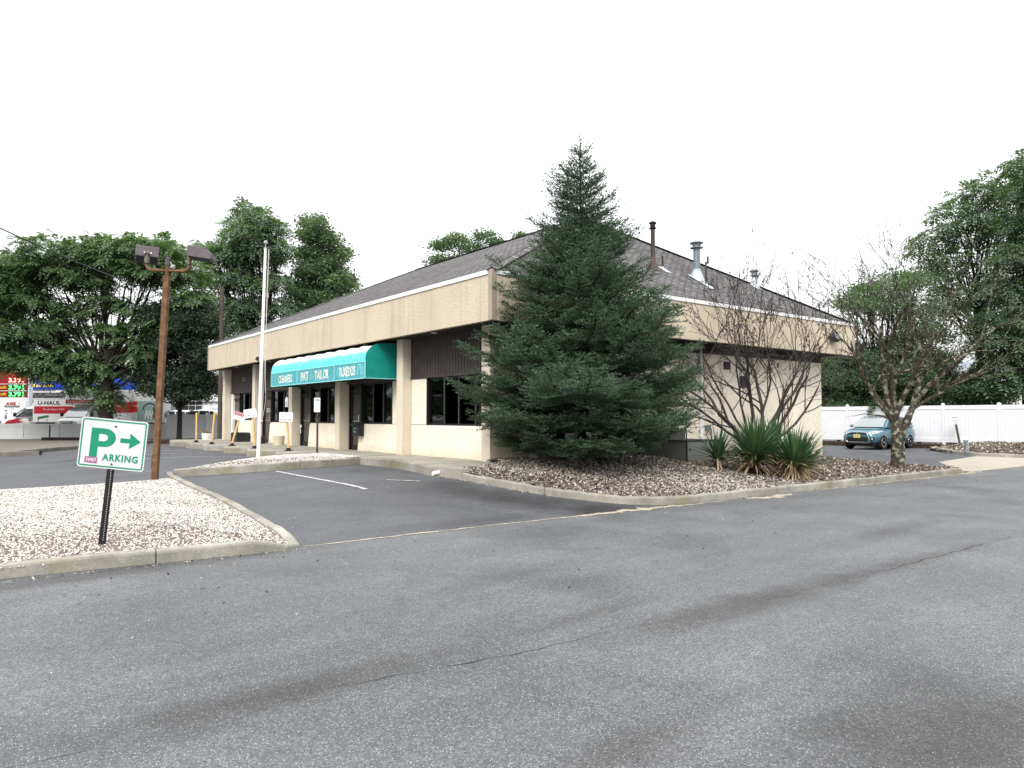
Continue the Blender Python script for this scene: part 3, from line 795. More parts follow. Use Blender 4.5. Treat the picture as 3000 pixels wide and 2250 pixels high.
# fascia: panels with open joints over a backing, white metal edge above
def fascia_side(axis, a0, a1, at, sgn, njoint):
    mb = MB(); n = njoint; step = (a1 - a0) / n
    for i in range(n):
        s0 = a0 + step * i + (.004 if i else 0); s1 = a0 + step * (i + 1) - (.004 if i < n - 1 else 0)
        if axis == 'u': mb.box((at, s0, ZS), (at + .14 * sgn, s1, ZE))
        else: mb.box((s0, at, ZS), (s1, at + .14 * sgn, ZE))
    if axis == 'u': mb.box((at + .03 * sgn, a0 + .05, ZS + .02), (at + .12 * sgn, a1 - .05, ZE - .01))
    else: mb.box((a0 + .05, at + .03 * sgn, ZS + .02), (a1 - .05, at + .12 * sgn, ZE - .01))
    return obj('fascia', mb, M['stucco_fascia'], BLD)
fascia_side('u', .142, BU - .142, 0, 1, 5); fascia_side('v', .142, BV - .142, 0, 1, 4)
fascia_side('u', .142, BU - .142, BV, -1, 5); fascia_side('v', .142, BV - .142, BU, -1, 4)
for (x, y) in ((-.012, -.012), (BV - .138, -.012), (-.012, BU - .138), (BV - .138, BU - .138)):
    ct_ = MB(); ct_.box((x, y, ZS - .004), (x + .15, y + .15, ZE + .115)); obj('corner_trim', ct_, M['corner_trim'], BLD, bevel=.012)
for a, b_ in (((-.03, .14, ZE), (.12, BU - .14, ZE + .105)), ((.14, -.03, ZE), (BV - .14, .12, ZE + .105)), ((BV - .12, .14, ZE), (BV + .03, BU - .14, ZE + .105)), ((.14, BU - .12, ZE), (BV - .14, BU + .03, ZE + .105))):
    tr = MB(); tr.box(a, b_); obj('roof_edge_trim', tr, M['white_trim'], BLD)
sf = MB(); sf.box((.142, .142, ZS + .03), (BV - .142, BU - .142, ZS + .10)); soff = obj('soffit', sf, M['soffit'], BLD)
for (x, y) in ((.45, 3.35), (.45, 7.6), (.45, 12.0), (.45, 16.6), (.45, 21.0)):
    l_ = MB(); l_.lathe([(.085, ZS + .029), (.095, ZS + .012), (.07, ZS + .008), (.06, ZS + .02)], (x, y, 0), 18)
    obj('downlight', l_, M['canopy_white'], soff, smooth='auto')

# columns
for k in range(6):
    u0 = .93 + 4.475 * k if k < 5 else 23.3
    if k == 0: u0 = .90
    c_ = MB(); c_.box((.6, u0, .3), (1.12, u0 + .37, ZS + .03)); obj('column', c_, M['stucco_column'], BLD, bevel=.012)
bays = [(1.27, 5.40), (5.77, 9.88), (10.25, 14.355), (14.725, 18.83), (19.2, 23.3)]
bays[3] = (14.725, 18.83)
WF, WB = .9, 1.16               # wall planes of the shop front
# brown siding over each bay, real ribs
for i, (a, b_) in enumerate(bays):
    sd = MB(); sd.box((WF + .02, a, 2.84), (WB, b_, ZS + .03)); x = a + .02
    while x < b_ - .05:
        sd.box((WF - .012, x, 2.86), (WF + .03, x + .125, ZS + .03)); x += .15
    sd.box((WF - .03, a, 2.80), (WB - .05, b_, 2.86)); obj('siding', sd, M['siding'], BLD)

def wallbox(a, b_, bev=.03): w = MB(); w.box(a, b_); return obj('wall', w, M['stucco_rough'], BLD, bevel=bev)
def window(a, b_, z0, z1, mull, curtain=False):
    f = MB(); x0, x1 = WF + .07, WF + .15
    f.box((x0 - .06, b_ - .001, z0), (x1, b_ - .06, z1)); f.box((x0 - .06, a, z0), (x1, a + .06, z1))
    f.box((x0 - .02, a + .06, z0), (x1, b_ - .06, z0 + .055)); f.box((x0, a + .06, z1 - .06), (x1, b_ - .06, z1))
    for m in mull: f.box((x0 - .015, m - .035, z0 + .055), (x1 - .003, m + .035, z1 - .06))
    w = obj('window', f, M['black_frame'], BLD)
    for m in mull: e = MB(); e.box((x0 - .022, m - .034, z0 + .06), (x0 - .0155, m - .014, z1 - .065)); obj('frame_edge', e, M['steel_edge'], w)
    p = MB(); edges = [a + .06] + list(mull) + [b_ - .06]
    for q in range(len(edges) - 1): p.box((x0 + .03, edges[q] + .03, z0 + .05), (x0 + .042, edges[q + 1] - .03, z1 - .06))
    obj('pane', p, M['glass'], w)
    return w
def door(a, b_, z1=2.80, plate=None):
    f = MB(); x0, x1 = WF + .07, WF + .15
    f.box((x0 - .04, b_ - .08, Z0), (x1, b_, z1)); f.box((x0 - .04, a, Z0), (x1, a + .06, z1)); f.box((x0 - .02, a + .06, z1 - .07), (x1, b_ - .08, z1)); f.box((x0 - .02, a + .06, 2.50), (x1, b_ - .08, 2.56)); f.box((x0 - .005, a + .06, Z0), (x1, b_ - .08, Z0 + .02))
    # stiles and rails of the leaf
    f.box((x0 + .005, b_ - .19, Z0 + .03), (x1 - .02, b_ - .085, 2.49)); f.box((x0 + .005, a + .065, Z0 + .03), (x1 - .02, a + .12, 2.49))
    f.box((x0 + .006, a + .12, Z0 + .03), (x1 - .02, b_ - .19, Z0 + .17)); f.box((x0 + .006, a + .12, 2.41), (x1 - .02, b_ - .19, 2.49)); 
    d_ = obj('door', f, M['black_frame'], BLD)
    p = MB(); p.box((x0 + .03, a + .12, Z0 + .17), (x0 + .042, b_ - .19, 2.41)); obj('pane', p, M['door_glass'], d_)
    t_ = MB(); t_.box((x0 + .03, a + .06, 2.56), (x0 + .042, b_ - .08, z1 - .07)); obj('transom_pane', t_, M['glass'], d_)
    h = MB(); h.tube([(x0 - .01, a + .09, 1.45), (x0 - .06, a + .09, 1.45), (x0 - .06, a + .09, 1.72), (x0 - .01, a + .09, 1.72)], .014, 8); h.cyl((x0 + .01, a + .09, 1.86), (x0 - .012, a + .09, 1.86), .022, n=10)
    h.box((x0 + .012, a + .12, 1.50), (x0 + .028, b_ - .19, 1.525))
    obj('handle', h, M['chrome'], d_)
    return d_
# bay beside the corner: broad window
wallbox((WF, 1.27, .3), (WB, 5.40, 1.41)); wallbox((WF + .003, 4.52, 1.42), (WB, 5.398, 2.80)); wallbox((WF + .003, 1.272, 1.42), (WB, 1.45, 2.80), .02)
sill = MB(); sill.add([(WF - .005, 4.515, 1.10), (WF - .005, 4.515, 1.405), (WF - .03, 4.49, 1.405)], [(0, 1, 2)])
window(1.45, 4.52, 1.41, 2.80, (3.62, 2.87, 2.05))
# tailor's bays
def bay(i, dsplit, wend, mull, lw=1.42):
    a, b_ = bays[i]
    w = MB(); s_ = .10     # low wall whose free end leans
    w.add([(WF - .03, a, .3), (WF - .03, dsplit + .13, .3), (WF + .0, dsplit + .02, lw - .08), (WF + .01, dsplit - .06, lw), (WF + .01, a, lw), (WB, a, .3), (WB, dsplit + .13, .3), (WB, dsplit + .02, lw - .08), (WB, dsplit - .06, lw), (WB, a, lw)],
          [(0, 4, 3, 2, 1), (5, 6, 7, 8, 9), (0, 1, 6, 5), (1, 2, 7, 6), (2, 3, 8, 7), (3, 4, 9, 8), (4, 0, 5, 9)])
    obj('wall', w, M['stucco_rough'], BLD, bevel=.02)
    if wend > a + .05: wallbox((WF + .004, a + .002, lw + .002), (WB, wend, 2.80), .02)
    window(wend, dsplit - .02, lw, 2.80, mull)
    door(dsplit, b_ - .06)
bay(1, 8.90, 6.60, (8.02, 7.30)); bay(2, 13.27, 10.96, (12.42, 11.66)); bay(3, 17.68, 15.45, (16.95, 16.2)); bay(4, 22.02, 19.9, (21.35, 20.65), 1.50)
wp = MB(); wp.box((WF + .0, 22.98, Z0), (WF + .1, 23.24, 2.78)); obj('wall_panel', wp, M['white_trim'], BLD)
# dim rooms behind the glass
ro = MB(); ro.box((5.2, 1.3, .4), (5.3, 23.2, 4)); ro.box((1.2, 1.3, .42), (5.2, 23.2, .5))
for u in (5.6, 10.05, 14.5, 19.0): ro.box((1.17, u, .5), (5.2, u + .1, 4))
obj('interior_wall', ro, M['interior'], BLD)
cu = MB(); 
for (ua, ub) in ((15.6, 16.15), (16.25, 16.75)):
    n = 26; vs = []
    for i in range(n + 1):
        u = ua + (ub - ua) * i / n
        for z in (1.45, 2.76): vs.append((1.28 + .035 * math.sin(i * 1.9), u, z))
    cu.add(vs, [(2 * i, 2 * i + 2, 2 * i + 3, 2 * i + 1) for i in range(n)])
for ua in (15.5, 16.35): tag(obj('curtain', cu, M['curtain'], BLD)) if ua == 15.5 else None

# end wall (openings for the small window)
wallbox((1.122, .9, .1), (2.30, 1.15, ZS + .03), 0); wallbox((3.2, .9, .1), (16.25, 1.15, ZS + .03), 0)
wallbox((2.30, .9, .1), (3.2, 1.15, .86), 0); wallbox((2.30, .9, 1.95), (3.2, 1.15, ZS + .03), 0)
wallbox((16.0, 1.152, .1), (16.25, 23.66, ZS + .03), 0); wallbox((1.17, 23.42, .1), (15.99, 23.66, ZS + .03), 0)
f = MB()
for a, b_ in (((2.28, .86), (2.36, 1.97)), ((3.14, .86), (3.22, 1.97)), ((2.36, .84), (3.14, .92)), ((2.36, 1.89), (3.14, 1.97)), ((2.36, 1.38), (3.14, 1.43))):
    f.box((a[0], .872, a[1]), (b_[0], .96, b_[1]))
ew = obj('window', f, M['white_trim'], BLD); ew['label'] = 'small white framed window in the end wall'
p = MB(); p.box((2.36, .92, .92), (3.14, .93, 1.89)); obj('pane', p, M['glass'], ew)
eave_shade = MB(); eave_shade.box((1.13, .88, 3.74), (16.24, .899, ZS + .03)); x = 1.15
while x < 16.1: eave_shade.box((x, .868, 3.76), (x + .125, .881, ZS + .03)); x += .15
eave_shade.box((1.13, .86, 3.71), (16.24, .8995, 3.76)); obj('siding', eave_shade, M['siding'], BLD)  # dark band standing in for eave shade; the stucco has no siding here
# fittings on the end wall
ds = MB(); ds.box((8.90, .80, .62), (8.99, .885, 3.98)); ds.box((8.885, .815, 1.2), (9.005, .8995, 1.24)); ds.box((8.885, .815, 2.8), (9.005, .8995, 2.84)); obj('downspout', ds, M['white_trim'], BLD, bevel=.008)
mt = MB(); mt.box((9.17, .79, 1.22), (9.36, .899, 1.38)); mt.tube([(9.38, .85, 1.3), (9.44, .85, 1.27), (9.45, .85, 1.1), (9.45, .85, .5)], .022, 8); obj('meter_box', mt, M['galv'], BLD)
for (a, b_, z0, z1) in ((11.1, 11.52, 2.66, 3.06), (10.2, 10.52, 3.24, 3.5)):
    v_ = MB(); v_.box((a, .86, z0), (b_, .899, z1)); z = z0 + .03
    while z < z1 - .03: v_.box((a + .02, .84, z), (b_ - .02, .87, z + .03)); z += .05
    obj('wall_vent', v_, M['siding'], BLD)
fl = MB(); T = Matrix.Translation((15.42, -.16, 4.56)) @ Matrix.Rotation(rad(-28), 4, 'X')
fl.box((-.23, -.10, -.13), (.23, .10, .13), T); fl.box((-.06, .05, -.05), (.06, .16, .05), T)
flo = obj('floodlight', fl, M['lamp_dark'], BLD, bevel=.015)
ll = MB(); ll.box((-.19, -.112, -.10), (.19, -.101, .09), T); obj('lens', ll, M['lamp_lens'], flo)
kb = MB(); kb.box((-.10, 16.55, 4.05), (-.001, 16.62, 4.17)); kb.cyl((-.02, 16.58, 4.02), (-.13, 16.58, 4.07), .035, n=10); obj('security_light', kb, M['lamp_dark'], BLD)

# flues and vent pipes through the roof
KR = (9.16 - 5.2) / 5.97
def zr(u): return 5.2 + KR * u
def flue(v, u, top, r, cap, mat, fmat, lab):
    p = MB(); p.cyl((v, u, zr(u) - .2), (v, u, top - .14), r, n=18); o_ = obj('flue', p, mat, BLD, smooth='auto'); o_['label'] = lab
    c_ = MB(); z = top - .30
    c_.lathe([(r, z), (cap, z + .03), (cap, z + .045), (r * 1.15, z + .06), (r * 1.15, z + .11), (r * 1.25, z + .115), (r * 1.25, z + .17), (cap, z + .19), (cap * 1.02, z + .215), (cap * .6, z + .26), (.01, z + .275)], (v, u, 0), 20)
    obj('cap', c_, M['galv'] if mat is M['galv'] else M['black_steel'], o_, smooth='auto')
    s_ = MB(); zb = zr(u)
    s_.lathe([(r * 1.12, zb + .32), (r * 1.3, zb + .30), (r * 1.3, zb + .28), (r * 1.2, zb + .27)], (v, u, 0), 20)
    ring0 = []; ring1 = []
    for k in range(20):
        t = 2 * PI * k / 20; ring0.append((v + r * 1.2 * math.cos(t), u + r * 1.2 * math.sin(t), zb + .28))
        y = u - .05 + r * 2.3 * math.sin(t); ring1.append((v + r * 1.9 * math.cos(t), y, zr(y) + .01))
    s_.add(ring0 + ring1, [(k, (k + 1) % 20, 20 + (k + 1) % 20, 20 + k) for k in range(20)])
    y0, y1 = u - .05 - r * 2.5, u - .05 + r * 2.2
    s_.add([(v - r * 2.1, y0, zr(y0) + .018), (v + r * 2.1, y0, zr(y0) + .018), (v + r * 2.1, y1, zr(y1) + .018), (v - r * 2.1, y1, zr(y1) + .018)], [(0, 1, 2, 3)])
    obj('flashing', s_, fmat, o_, smooth='auto')
flue(8.14, 2.12, 8.18, .072, .125, M['flue_brown'], M['flash_rust'], 'tall thin brown flue')
flue(10.0, 1.80, 7.72, .115, .225, M['galv'], M['flashing'], 'thick grey metal flue')
flue(13.75, 2.08, 7.25, .085, .16, M['galv'], M['flashing'], 'short grey flue near the far hip')
def vent(v, u, h, r, mat):
    p = MB(); p.cyl((v, u, zr(u) - .1), (v, u, zr(u) + h), r, n=12); o_ = obj('vent_pipe', p, mat, BLD, smooth='auto')
    s_ = MB(); y0, y1 = u - .28, u + .1
    s_.add([(v - .13, y0, zr(y0) + .016), (v + .13, y0, zr(y0) + .016), (v + .13, y1, zr(y1) + .016), (v - .13, y1, zr(y1) + .016)], [(0, 1, 2, 3)]); s_.lathe([(r * 1.8, zr(u) - .05), (r * 1.3, zr(u) + .06)], (v, u, 0), 12)
    obj('flashing', s_, M['flashing'], o_)
vent(8.66, 2.16, .42, .035, M['flue_brown']); vent(9.95, 1.38, .78, .03, M['siding']); vent(12.7, 3.4, .35, .04, M['siding'])

# awning
AW0, AW1 = 6.08, 14.17
prof = []
for z in (3.34, 3.42): prof.append((-.30, z))
for k in range(1, 13):
    t = PI - (PI / 2) * k / 12; prof.append((.28 + .58 * math.cos(t), 3.42 + .50 * math.sin(t)))
prof += [(.55, 3.935), (.86, 3.94)]
n = 98; vs = []; fs = []
for i in range(n + 1):
    u = AW0 + (AW1 - AW0) * i / n; sag = abs(math.sin(PI * 9 * i / n)) ** .7
    for j, (v_, z) in enumerate(prof):
        k = max(0, min(1, (z - 3.40) / .25))
        q = -.028 * sag * k
        vs.append((v_ - q * .9, u, z + q * 1.2 + .004 * math.sin(u * 9 + j)))
m = len(prof)
for i in range(n):
    for j in range(m - 1): fs.append((i * m + j, i * m + j + 1, (i + 1) * m + j + 1, (i + 1) * m + j))
a_ = MB(); a_.add(vs, fs); awn = obj('awning', a_, M['awning'], BLD, smooth=True); awn['label'] = 'teal barrel awning bleached white along its top'
for u in (AW0, AW1):
    e = MB(); poly = [(.86, u, 2.83), (-.30, u, 2.83)] + [(p_[0], u, p_[1]) for p_ in prof]; e.add(poly, [tuple(range(len(poly)))]); obj('side_panel', e, M['awning_side'], awn)
vl = MB(); vl.box((-.304, AW0 - .002, 2.83), (-.296, AW1 + .002, 3.34)); val = obj('valance', vl, M['valance'], awn)
ln = MB()
for z in (2.832, 3.335): ln.box((-.315, AW0 - .008, z - .012), (-.290, AW1 + .008, z + .012))
for u in (AW0, AW1): ln.box((-.315, u - .012, 2.82), (-.290, u + .012, 3.40))
ln.box((-.30, AW0 - .012, 2.82), (.86, AW0 + .012, 2.84))
for u in (8.30, 11.52): ln.box((-.311, u - .014, 2.845), (-.3045, u + .014, 3.325))
obj('piping', ln, M['awning_line'], awn)
fr = MB()
for u in np.linspace(AW0 + .1, AW1 - .1, 8):
    fr.tube([(-.27, u, 2.86), (.86, u, 2.88)], .014, 6)
fr.tube([(-.1, AW0 + .1, 2.87), (-.1, AW1 - .1, 2.87)], .012, 6); fr.tube([(.45, AW0 + .1, 2.87), (.45, AW1 - .1, 2.87)], .012, 6)
obj('frame', fr, M['siding'], awn)
def fA(u, z, v=-.306): return frame((v, u, z), (0, -1, 0), (-1, 0, 0))
def letters(s, u0, u1, z0, z1, mat, name='lettering', v=-.306, bold=.012, parent=None, **k):
    return text(s, abs(u0 - u1), z1 - z0, mat, parent or val, fA((u0 + u1) / 2, (z0 + z1) / 2, v), name, .003, bold, **k)
letters('CLEANERS', 13.38, 12.0, 2.93, 3.22, M['faded_letter'], bold=.02)
letters('PAT', 11.15, 10.45, 2.92, 3.24, M['faded_solid'], bold=.03)
letters('the', 10.36, 10.02, 2.93, 3.22, M['outline_letter'], shear=.35)
letters('TAIL', 9.90, 9.22, 2.92, 3.24, M['faded_solid'], bold=.03); letters('OR', 9.18, 8.75, 2.93, 3.24, M['faded_letter'], bold=.03)
letters('TUXEDOS', 7.93, 6.75, 2.93, 3.24, M['faded_letter'], bold=.025)
def outline(pts, parent, mat):
    mb = MB(); q = [(-.309, u, z) for u, z in pts]; mb.tube(q, .008, 5); return obj('picture', mb, mat, parent)
outline([(13.98, 2.92), (14.0, 3.2), (13.9, 3.27), (13.82, 3.2), (13.84, 3.05)], val, M['outline_letter']); outline([(13.7, 2.95), (13.6, 3.0), (13.56, 3.22), (13.66, 3.18), (13.68, 2.95)], val, M['outline_letter'])
outline([(6.55, 2.95), (6.58, 3.2), (6.50, 3.27), (6.43, 3.2), (6.47, 3.08)], val, M['awning_line']); outline([(6.36, 2.95), (6.36, 3.26), (6.24, 3.27), (6.22, 2.95), (6.36, 2.95)], val, M['awning_line'])

# signs fixed to the front
sb = MB(); sb.box((.80, 13.35, 2.93), (.885, 16.0, 3.50)); sbo = thing('shop_sign', 'blank white panel sign half hidden behind the awning end', 'sign', (0, 0, 0)); obj('panel', sb, M['white_paint'], sbo)
rg_ = MB(); rg_.tube([(.795, 15.2 + .14 * math.cos(t), 3.2 + .14 * math.sin(t)) for t in np.linspace(.3, 2 * PI, 20)], .006, 5); obj('emblem', rg_, M['sign_text_faint'], sbo)
np_ = thing('notice_plate', 'small white notice plate on the stucco column by the awning', 'sign', (0, 0, 0))
q = MB(); q.box((.585, 14.76, 2.06), (.598, 15.06, 2.42)); q.add([(.59, 14.82, 2.42), (.59, 15.0, 2.42), (.59, 14.91, 2.50)], [(0, 1, 2)]); obj('plate', q, M['sign_white2'], np_)
text('20', .16, .13, M['sign_text_dark'], np_, fA(14.91, 2.2, .583))
hn = thing('address_plate', 'faint house number on the dark siding of the far bay', 'sign', (0, 0, 0)); text('2220', .42, .17, M['sign_text_faint'], hn, fA(21.3, 3.45, .884), 'number')
gd = thing('door_lettering', 'white shop lettering on the glass door left of the curtained window', 'lettering', (0, 0, 0)); text('GUSTON', .46, .17, M['sign_white2'], gd, fA(18.1, 1.95, .968), 'lettering')
def opensign(u, z, lab):
    t = thing('open_sign', lab, 'sign', (0, 0, 0)); b1 = MB(); b1.box((1.06, u - .17, z - .25), (1.08, u + .17, z + .25)); obj('panel', b1, M['sign_red'], t)
    b2 = MB()
    for a, b_ in (((u - .2, z - .29), (u + .2, z - .25)), ((u - .2, z + .25), (u + .2, z + .29)), ((u - .2, z - .25), (u - .17, z + .25)), ((u + .17, z - .25), (u + .2, z + .25))): b2.box((1.055, a[0], a[1]), (1.085, b_[0], b_[1]))
    obj('frame', b2, M['canopy_white'], t); 
    for i, w in enumerate(('SORRY', 'WE ARE', 'CLOSED')): text(w, .26, .09, M['sign_text_dark'], t, fA(u, z + .14 - .14 * i, 1.058))
opensign(7.52, 1.80, 'red window notice behind the glass nearest the thick awning column'); opensign(11.98, 1.82, 'red window notice behind the glass left of the plain square column')
# things on the sills
def sillbox(u, s, mat, lab, nm, cat):
    t = MB(); t.box((1.2, u - s / 2, 1.40), (1.2 + s, u + s / 2, 1.42 + s * 1.1)); t.box((1.21, u - s / 3, 1.42 + s * 1.1), (1.2 + s * .8, u + s / 3, 1.42 + s * 1.25)); return tag(obj(nm, t, mat, bevel=.01), lab, cat)
sillbox(6.85, .2, M['sign_white2'], 'small white box on the sill beside the thick column', 'box', 'box'); sillbox(11.2, .2, M['mulch_chip'], 'brown parcel on the sill left of the square column', 'parcel', 'parcel')
bp = thing('mailbox', 'black hanging mailbox on the stucco wall beside the glass door', 'mailbox', (WF - .03, 8.75, 1.0))
q = MB(); q.prism([(-.002, 0), (-.20, .04), (-.21, .44), (-.002, .50)], -.22, .22, Matrix.Rotation(PI / 2, 4, 'X') @ Matrix.Translation((0, 0, 0)))
obj('body', q, M['blackbox'], bp, bevel=.012)
q = MB(); q.box((-.235, -.235, .435), (-.0, .235, .475), Matrix.Rotation(rad(-12), 4, 'Y')); obj('lid', q, M['blackbox'], bp)
for i in range(2): text(('Daily', 'Press')[i], .2, .07, M['sign_text_teal'], bp, frame((-.215, 0, .27 - .11 * i), (0, -1, 0), (-1, 0, 0)))
dn = thing('door_sticker', 'round white sticker and tag on the black door frame', 'sticker', (0, 0, 0)); q = MB(); q.cyl((.93, 14.22, 1.28), (.918, 14.22, 1.28), .075, n=16); q.box((.918, 14.2, 1.0), (.925, 14.25, 1.18)); obj('sticker', q, M['sticker'], dn)
# pots and boxes on the pavement
def pot(nm, lab, cat, v_, u, prof_, mat, extra=None):
    t = thing(nm, lab, cat, (v_, u, Z0)); q = MB(); q.lathe(prof_, (0, 0, 0), 18); obj('pot', q, mat, t, smooth='auto'); return t
t = thing('planter_box', 'square black planter box on the pavement by the far door', 'planter', (.55, 20.6, Z0)); q = MB(); q.box((-.3, -.45, 0), (.3, .45, .42)); obj('box', q, M['blackbox'], t, bevel=.02)
q = MB(); q.box((-.26, -.41, .40), (.26, .41, .425)); obj('soil', q, M['dark_soil'], t)
t = pot('ash_bin', 'small black ash bin with a white label beside the door', 'bin', .45, 17.35, [(.16, 0), (.18, .30), (.15, .31), (.14, .28)], M['blackbox']); q = MB(); q.box((-.19, -.09, .14), (-.165, .09, .22)); obj('label', q, M['sticker'], t)
pot('stone_pot', 'tan stone pot standing at the foot of the column', 'pot', .42, 15.25, [(.20, 0), (.24, .34), (.25, .38), (.19, .38), (.17, .3)], M['stucco_column'])
t = pot('trash_basket', 'low basket with rubbish at the foot of the utility pole', 'basket', .1, 24.3, [(.26, 0), (.3, .3), (.31, .34), (.26, .34), (.24, .25)], M['canopy_white']); q = MB()
for i in range(7): q.ball((R.uniform(-.16, .16), R.uniform(-.16, .16), .33 + R.uniform(0, .07)), (.09, .07, .06), 8, 5)
obj('rubbish', q, M['rust'], t)
# splash block and white drain stub
t = MB(); t.box((0, 0, 0), (.62, .35, .16)); t.box((.05, .05, .16), (.57, .3, .175)); o_ = tag(obj('stone_block', t, M['block'], bevel=.015), 'loose concrete block on the bed by the end wall', 'block'); o_.location = (1.55, .15, zbed(1.8, .3) - .02)
t = MB(); t.cyl((-1.31, .165, .40), (-1.52, .165, .37), .045, n=14); t.lathe([(.03, 0), (.045, .004)], (-1.4, .165, .3), 10); tag(obj('drain_pipe', t, M['white_trim'], smooth='auto'), 'white drain pipe stub poking through the kerb gap', 'pipe')
t = MB(); t.cyl((-.15, -.05, .516), (-.15, -.05, .522), .17, n=20); t.lathe([(.15, .0), (.12, .004)], (-.15, -.05, .522), 20); tag(obj('manhole_cover', t, M['crack'], smooth='auto'), 'small round dark cover in the pavement at the corner', 'cover')
def gp(px, py, z):
    X = (px - 1500) / FOC; Y = (1125 - py) / FOC; ct, st = math.cos(PIT), math.sin(PIT)
    t = (z - H) / (st + Y * ct); return L(X * t, (ct - Y * st) * t, z)
FACE = -AZ                       # turned towards the photographer's side of the lot

def rrect(w, h, r, n=5):
    p = []
    for cx, cy, a0 in ((w / 2 - r, h / 2 - r, 0), (-w / 2 + r, h / 2 - r, PI / 2), (-w / 2 + r, -h / 2 + r, PI), (w / 2 - r, -h / 2 + r, 1.5 * PI)):
        for k in range(n + 1): t = a0 + PI / 2 * k / n; p.append((cx + r * math.cos(t), cy + r * math.sin(t)))
    return p
def fS(x, z, y): return frame((x, y, z), (1, 0, 0), (0, -1, 0))
def plate(w, h, r, zc, y, t=.004):      # standing sheet facing -Y
    m = MB(); m.prism(rrect(w, h, r), 0, t, fS(0, zc, y + t)); return m
def ring(w, h, r, band, zc, y):
    m = MB(); a = rrect(w, h, r, 6); b_ = rrect(w - 2 * band, h - 2 * band, max(.004, r - band), 6); n = len(a)
    m.add([(p[0], y, zc + p[1]) for p in a] + [(p[0], y, zc + p[1]) for p in b_], [(i, (i + 1) % n, n + (i + 1) % n, n + i) for i in range(n)]); return m

# ---- parking sign on its leaning punched post
zb = zisl(-8.79, -4.32)
ps = thing('parking_sign', 'green and white parking arrow sign on a leaning black punched post', 'sign', (-8.79, -4.32, zb))
ps.rotation_euler = (0, rad(5.4), FACE)
po = MB(); po.box((-.036, .004, -.3), (.036, .012, 1.40)); po.box((-.036, .012, -.3), (-.028, .035, 1.40)); po.box((.028, .012, -.3), (.036, .035, 1.40)); obj('post', po, M['black_steel'], ps)
ho = MB(); z = .06
while z < .88: ho.cyl((.016, .0045, z), (.016, .002, z), .0055, n=8); z += .0254
obj('post_hole', ho, M['hole'], ps)
SW_, SH_, SZ = .79, .585, 1.185
board = obj('panel', plate(SW_, SH_, .035, SZ, -.004), M['sign_white'], ps)
obj('border', ring(SW_ - .028, SH_ - .028, .028, .017, SZ, -.0058), M['sign_green'], board)
def poly_part(nm, pts, mat, par, y=-.0058, holes=None):
    import bmesh
    bm = bmesh.new(); loops = [pts] + (holes or [])
    es = []
    for lp in loops:
        v_ = [bm.verts.new((p[0], y, p[1])) for p in lp]
        for i in range(len(v_)): es.append(bm.edges.new((v_[i], v_[(i + 1) % len(v_)])))
    bmesh.ops.triangle_fill(bm, use_beauty=True, use_dissolve=False, edges=es)
    me = bpy.data.meshes.new(nm); bm.to_mesh(me); bm.free(); return link(nm, me, mat, par)
# big P: outline and bowl opening, in sheet coordinates about its centre
def bowl(cx, cz, r, sx): return [(cx + sx * r * math.cos(t), cz + r * math.sin(t)) for t in np.linspace(PI / 2, -PI / 2, 15)]
S0 = SZ
px0, pz0 = -.265, S0 - .195
outer = [(px0, pz0), (px0, S0 + .175)] + bowl(px0 + .165, S0 + .066, .109, 1.2) + [(px0 + .094, S0 - .043), (px0 + .094, pz0)]
inner = [(px0 + .094, S0 + .108)] + bowl(px0 + .150, S0 + .066, .042, 1.25) + [(px0 + .094, S0 + .024)]
poly_part('lettering', outer, M['sign_green'], board, holes=[inner])
text('ARKING', .425, .086, M['sign_green'], board, fS(.105, S0 - .160, -.0058), 'lettering', .0, .040, spacing=1.15)
ax, az_ = .085, S0 + .052
poly_part('arrow', [(ax, az_ - .027), (ax + .115, az_ - .027), (ax + .108, az_ - .082), (ax + .118, az_ - .088), (ax + .245, az_), (ax + .118, az_ + .088), (ax + .108, az_ + .082), (ax + .115, az_ + .027), (ax, az_ + .027)], M['sign_green'], board)
bo = MB()
for zz in (S0 + .21, S0 - .235): bo.cyl((.015, -.006, zz), (.015, -.014, zz), .011, n=12)
obj('bolt', bo, M['bolt'], board)
stk = MB(); T = Matrix.Translation((-.235, 0, S0 - .205)) @ Matrix.Rotation(rad(2), 4, 'Y'); stk.box((-.075, -.0075, -.035), (.075, -.0062, .035), T)
sk = obj('sticker', stk, M['sticker_mauve'], board); text('HAD', .12, .035, M['sign_white2'], sk, fS(-.235, S0 - .20, -.0078), 'lettering', 0, .004, .35)

# ---- rusty floodlight pole
B = Vector((-6.45, 4.25, zisl(-6.45, 4.25) - .03))
lp = thing('light_pole', 'rusty square steel pole with two dark floodlights at the island corner', 'light pole', B); lp.rotation_euler = (0, rad(2.2), FACE)
m = MB(); m.box((-.064, -.064, -.2), (.064, .064, 4.74)); pole = obj('pole', m, M['rust'], lp, bevel=.012)
m = MB(); m.box((-.068, -.068, 4.64), (.068, .068, 4.76)); m.cyl((0, 0, 4.76), (0, 0, 5.0), .043, n=14); obj('collar', m, M['rust'], pole)
m = MB(); m.box((-.075, -.066, 0.30), (-.0645, -.02, .62)); obj('access_plate', m, M['rust'], pole)
arm = []
def arc(s): return [(s * .04, 0, 4.88), (s * .36, 0, 4.88)] + [(s * (.36 + .13 * math.sin(t)), 0, 5.01 - .13 * math.cos(t)) for t in np.linspace(.3, PI / 2, 6)] + [(s * .49, 0, 5.06)]
m = MB(); m.tube(arc(1), .036, 10); obj('arm', m, M['rust'], lp, smooth='auto')
m = MB(); m.tube(arc(-1), .036, 10); obj('arm', m, M['rust'], lp, smooth='auto')
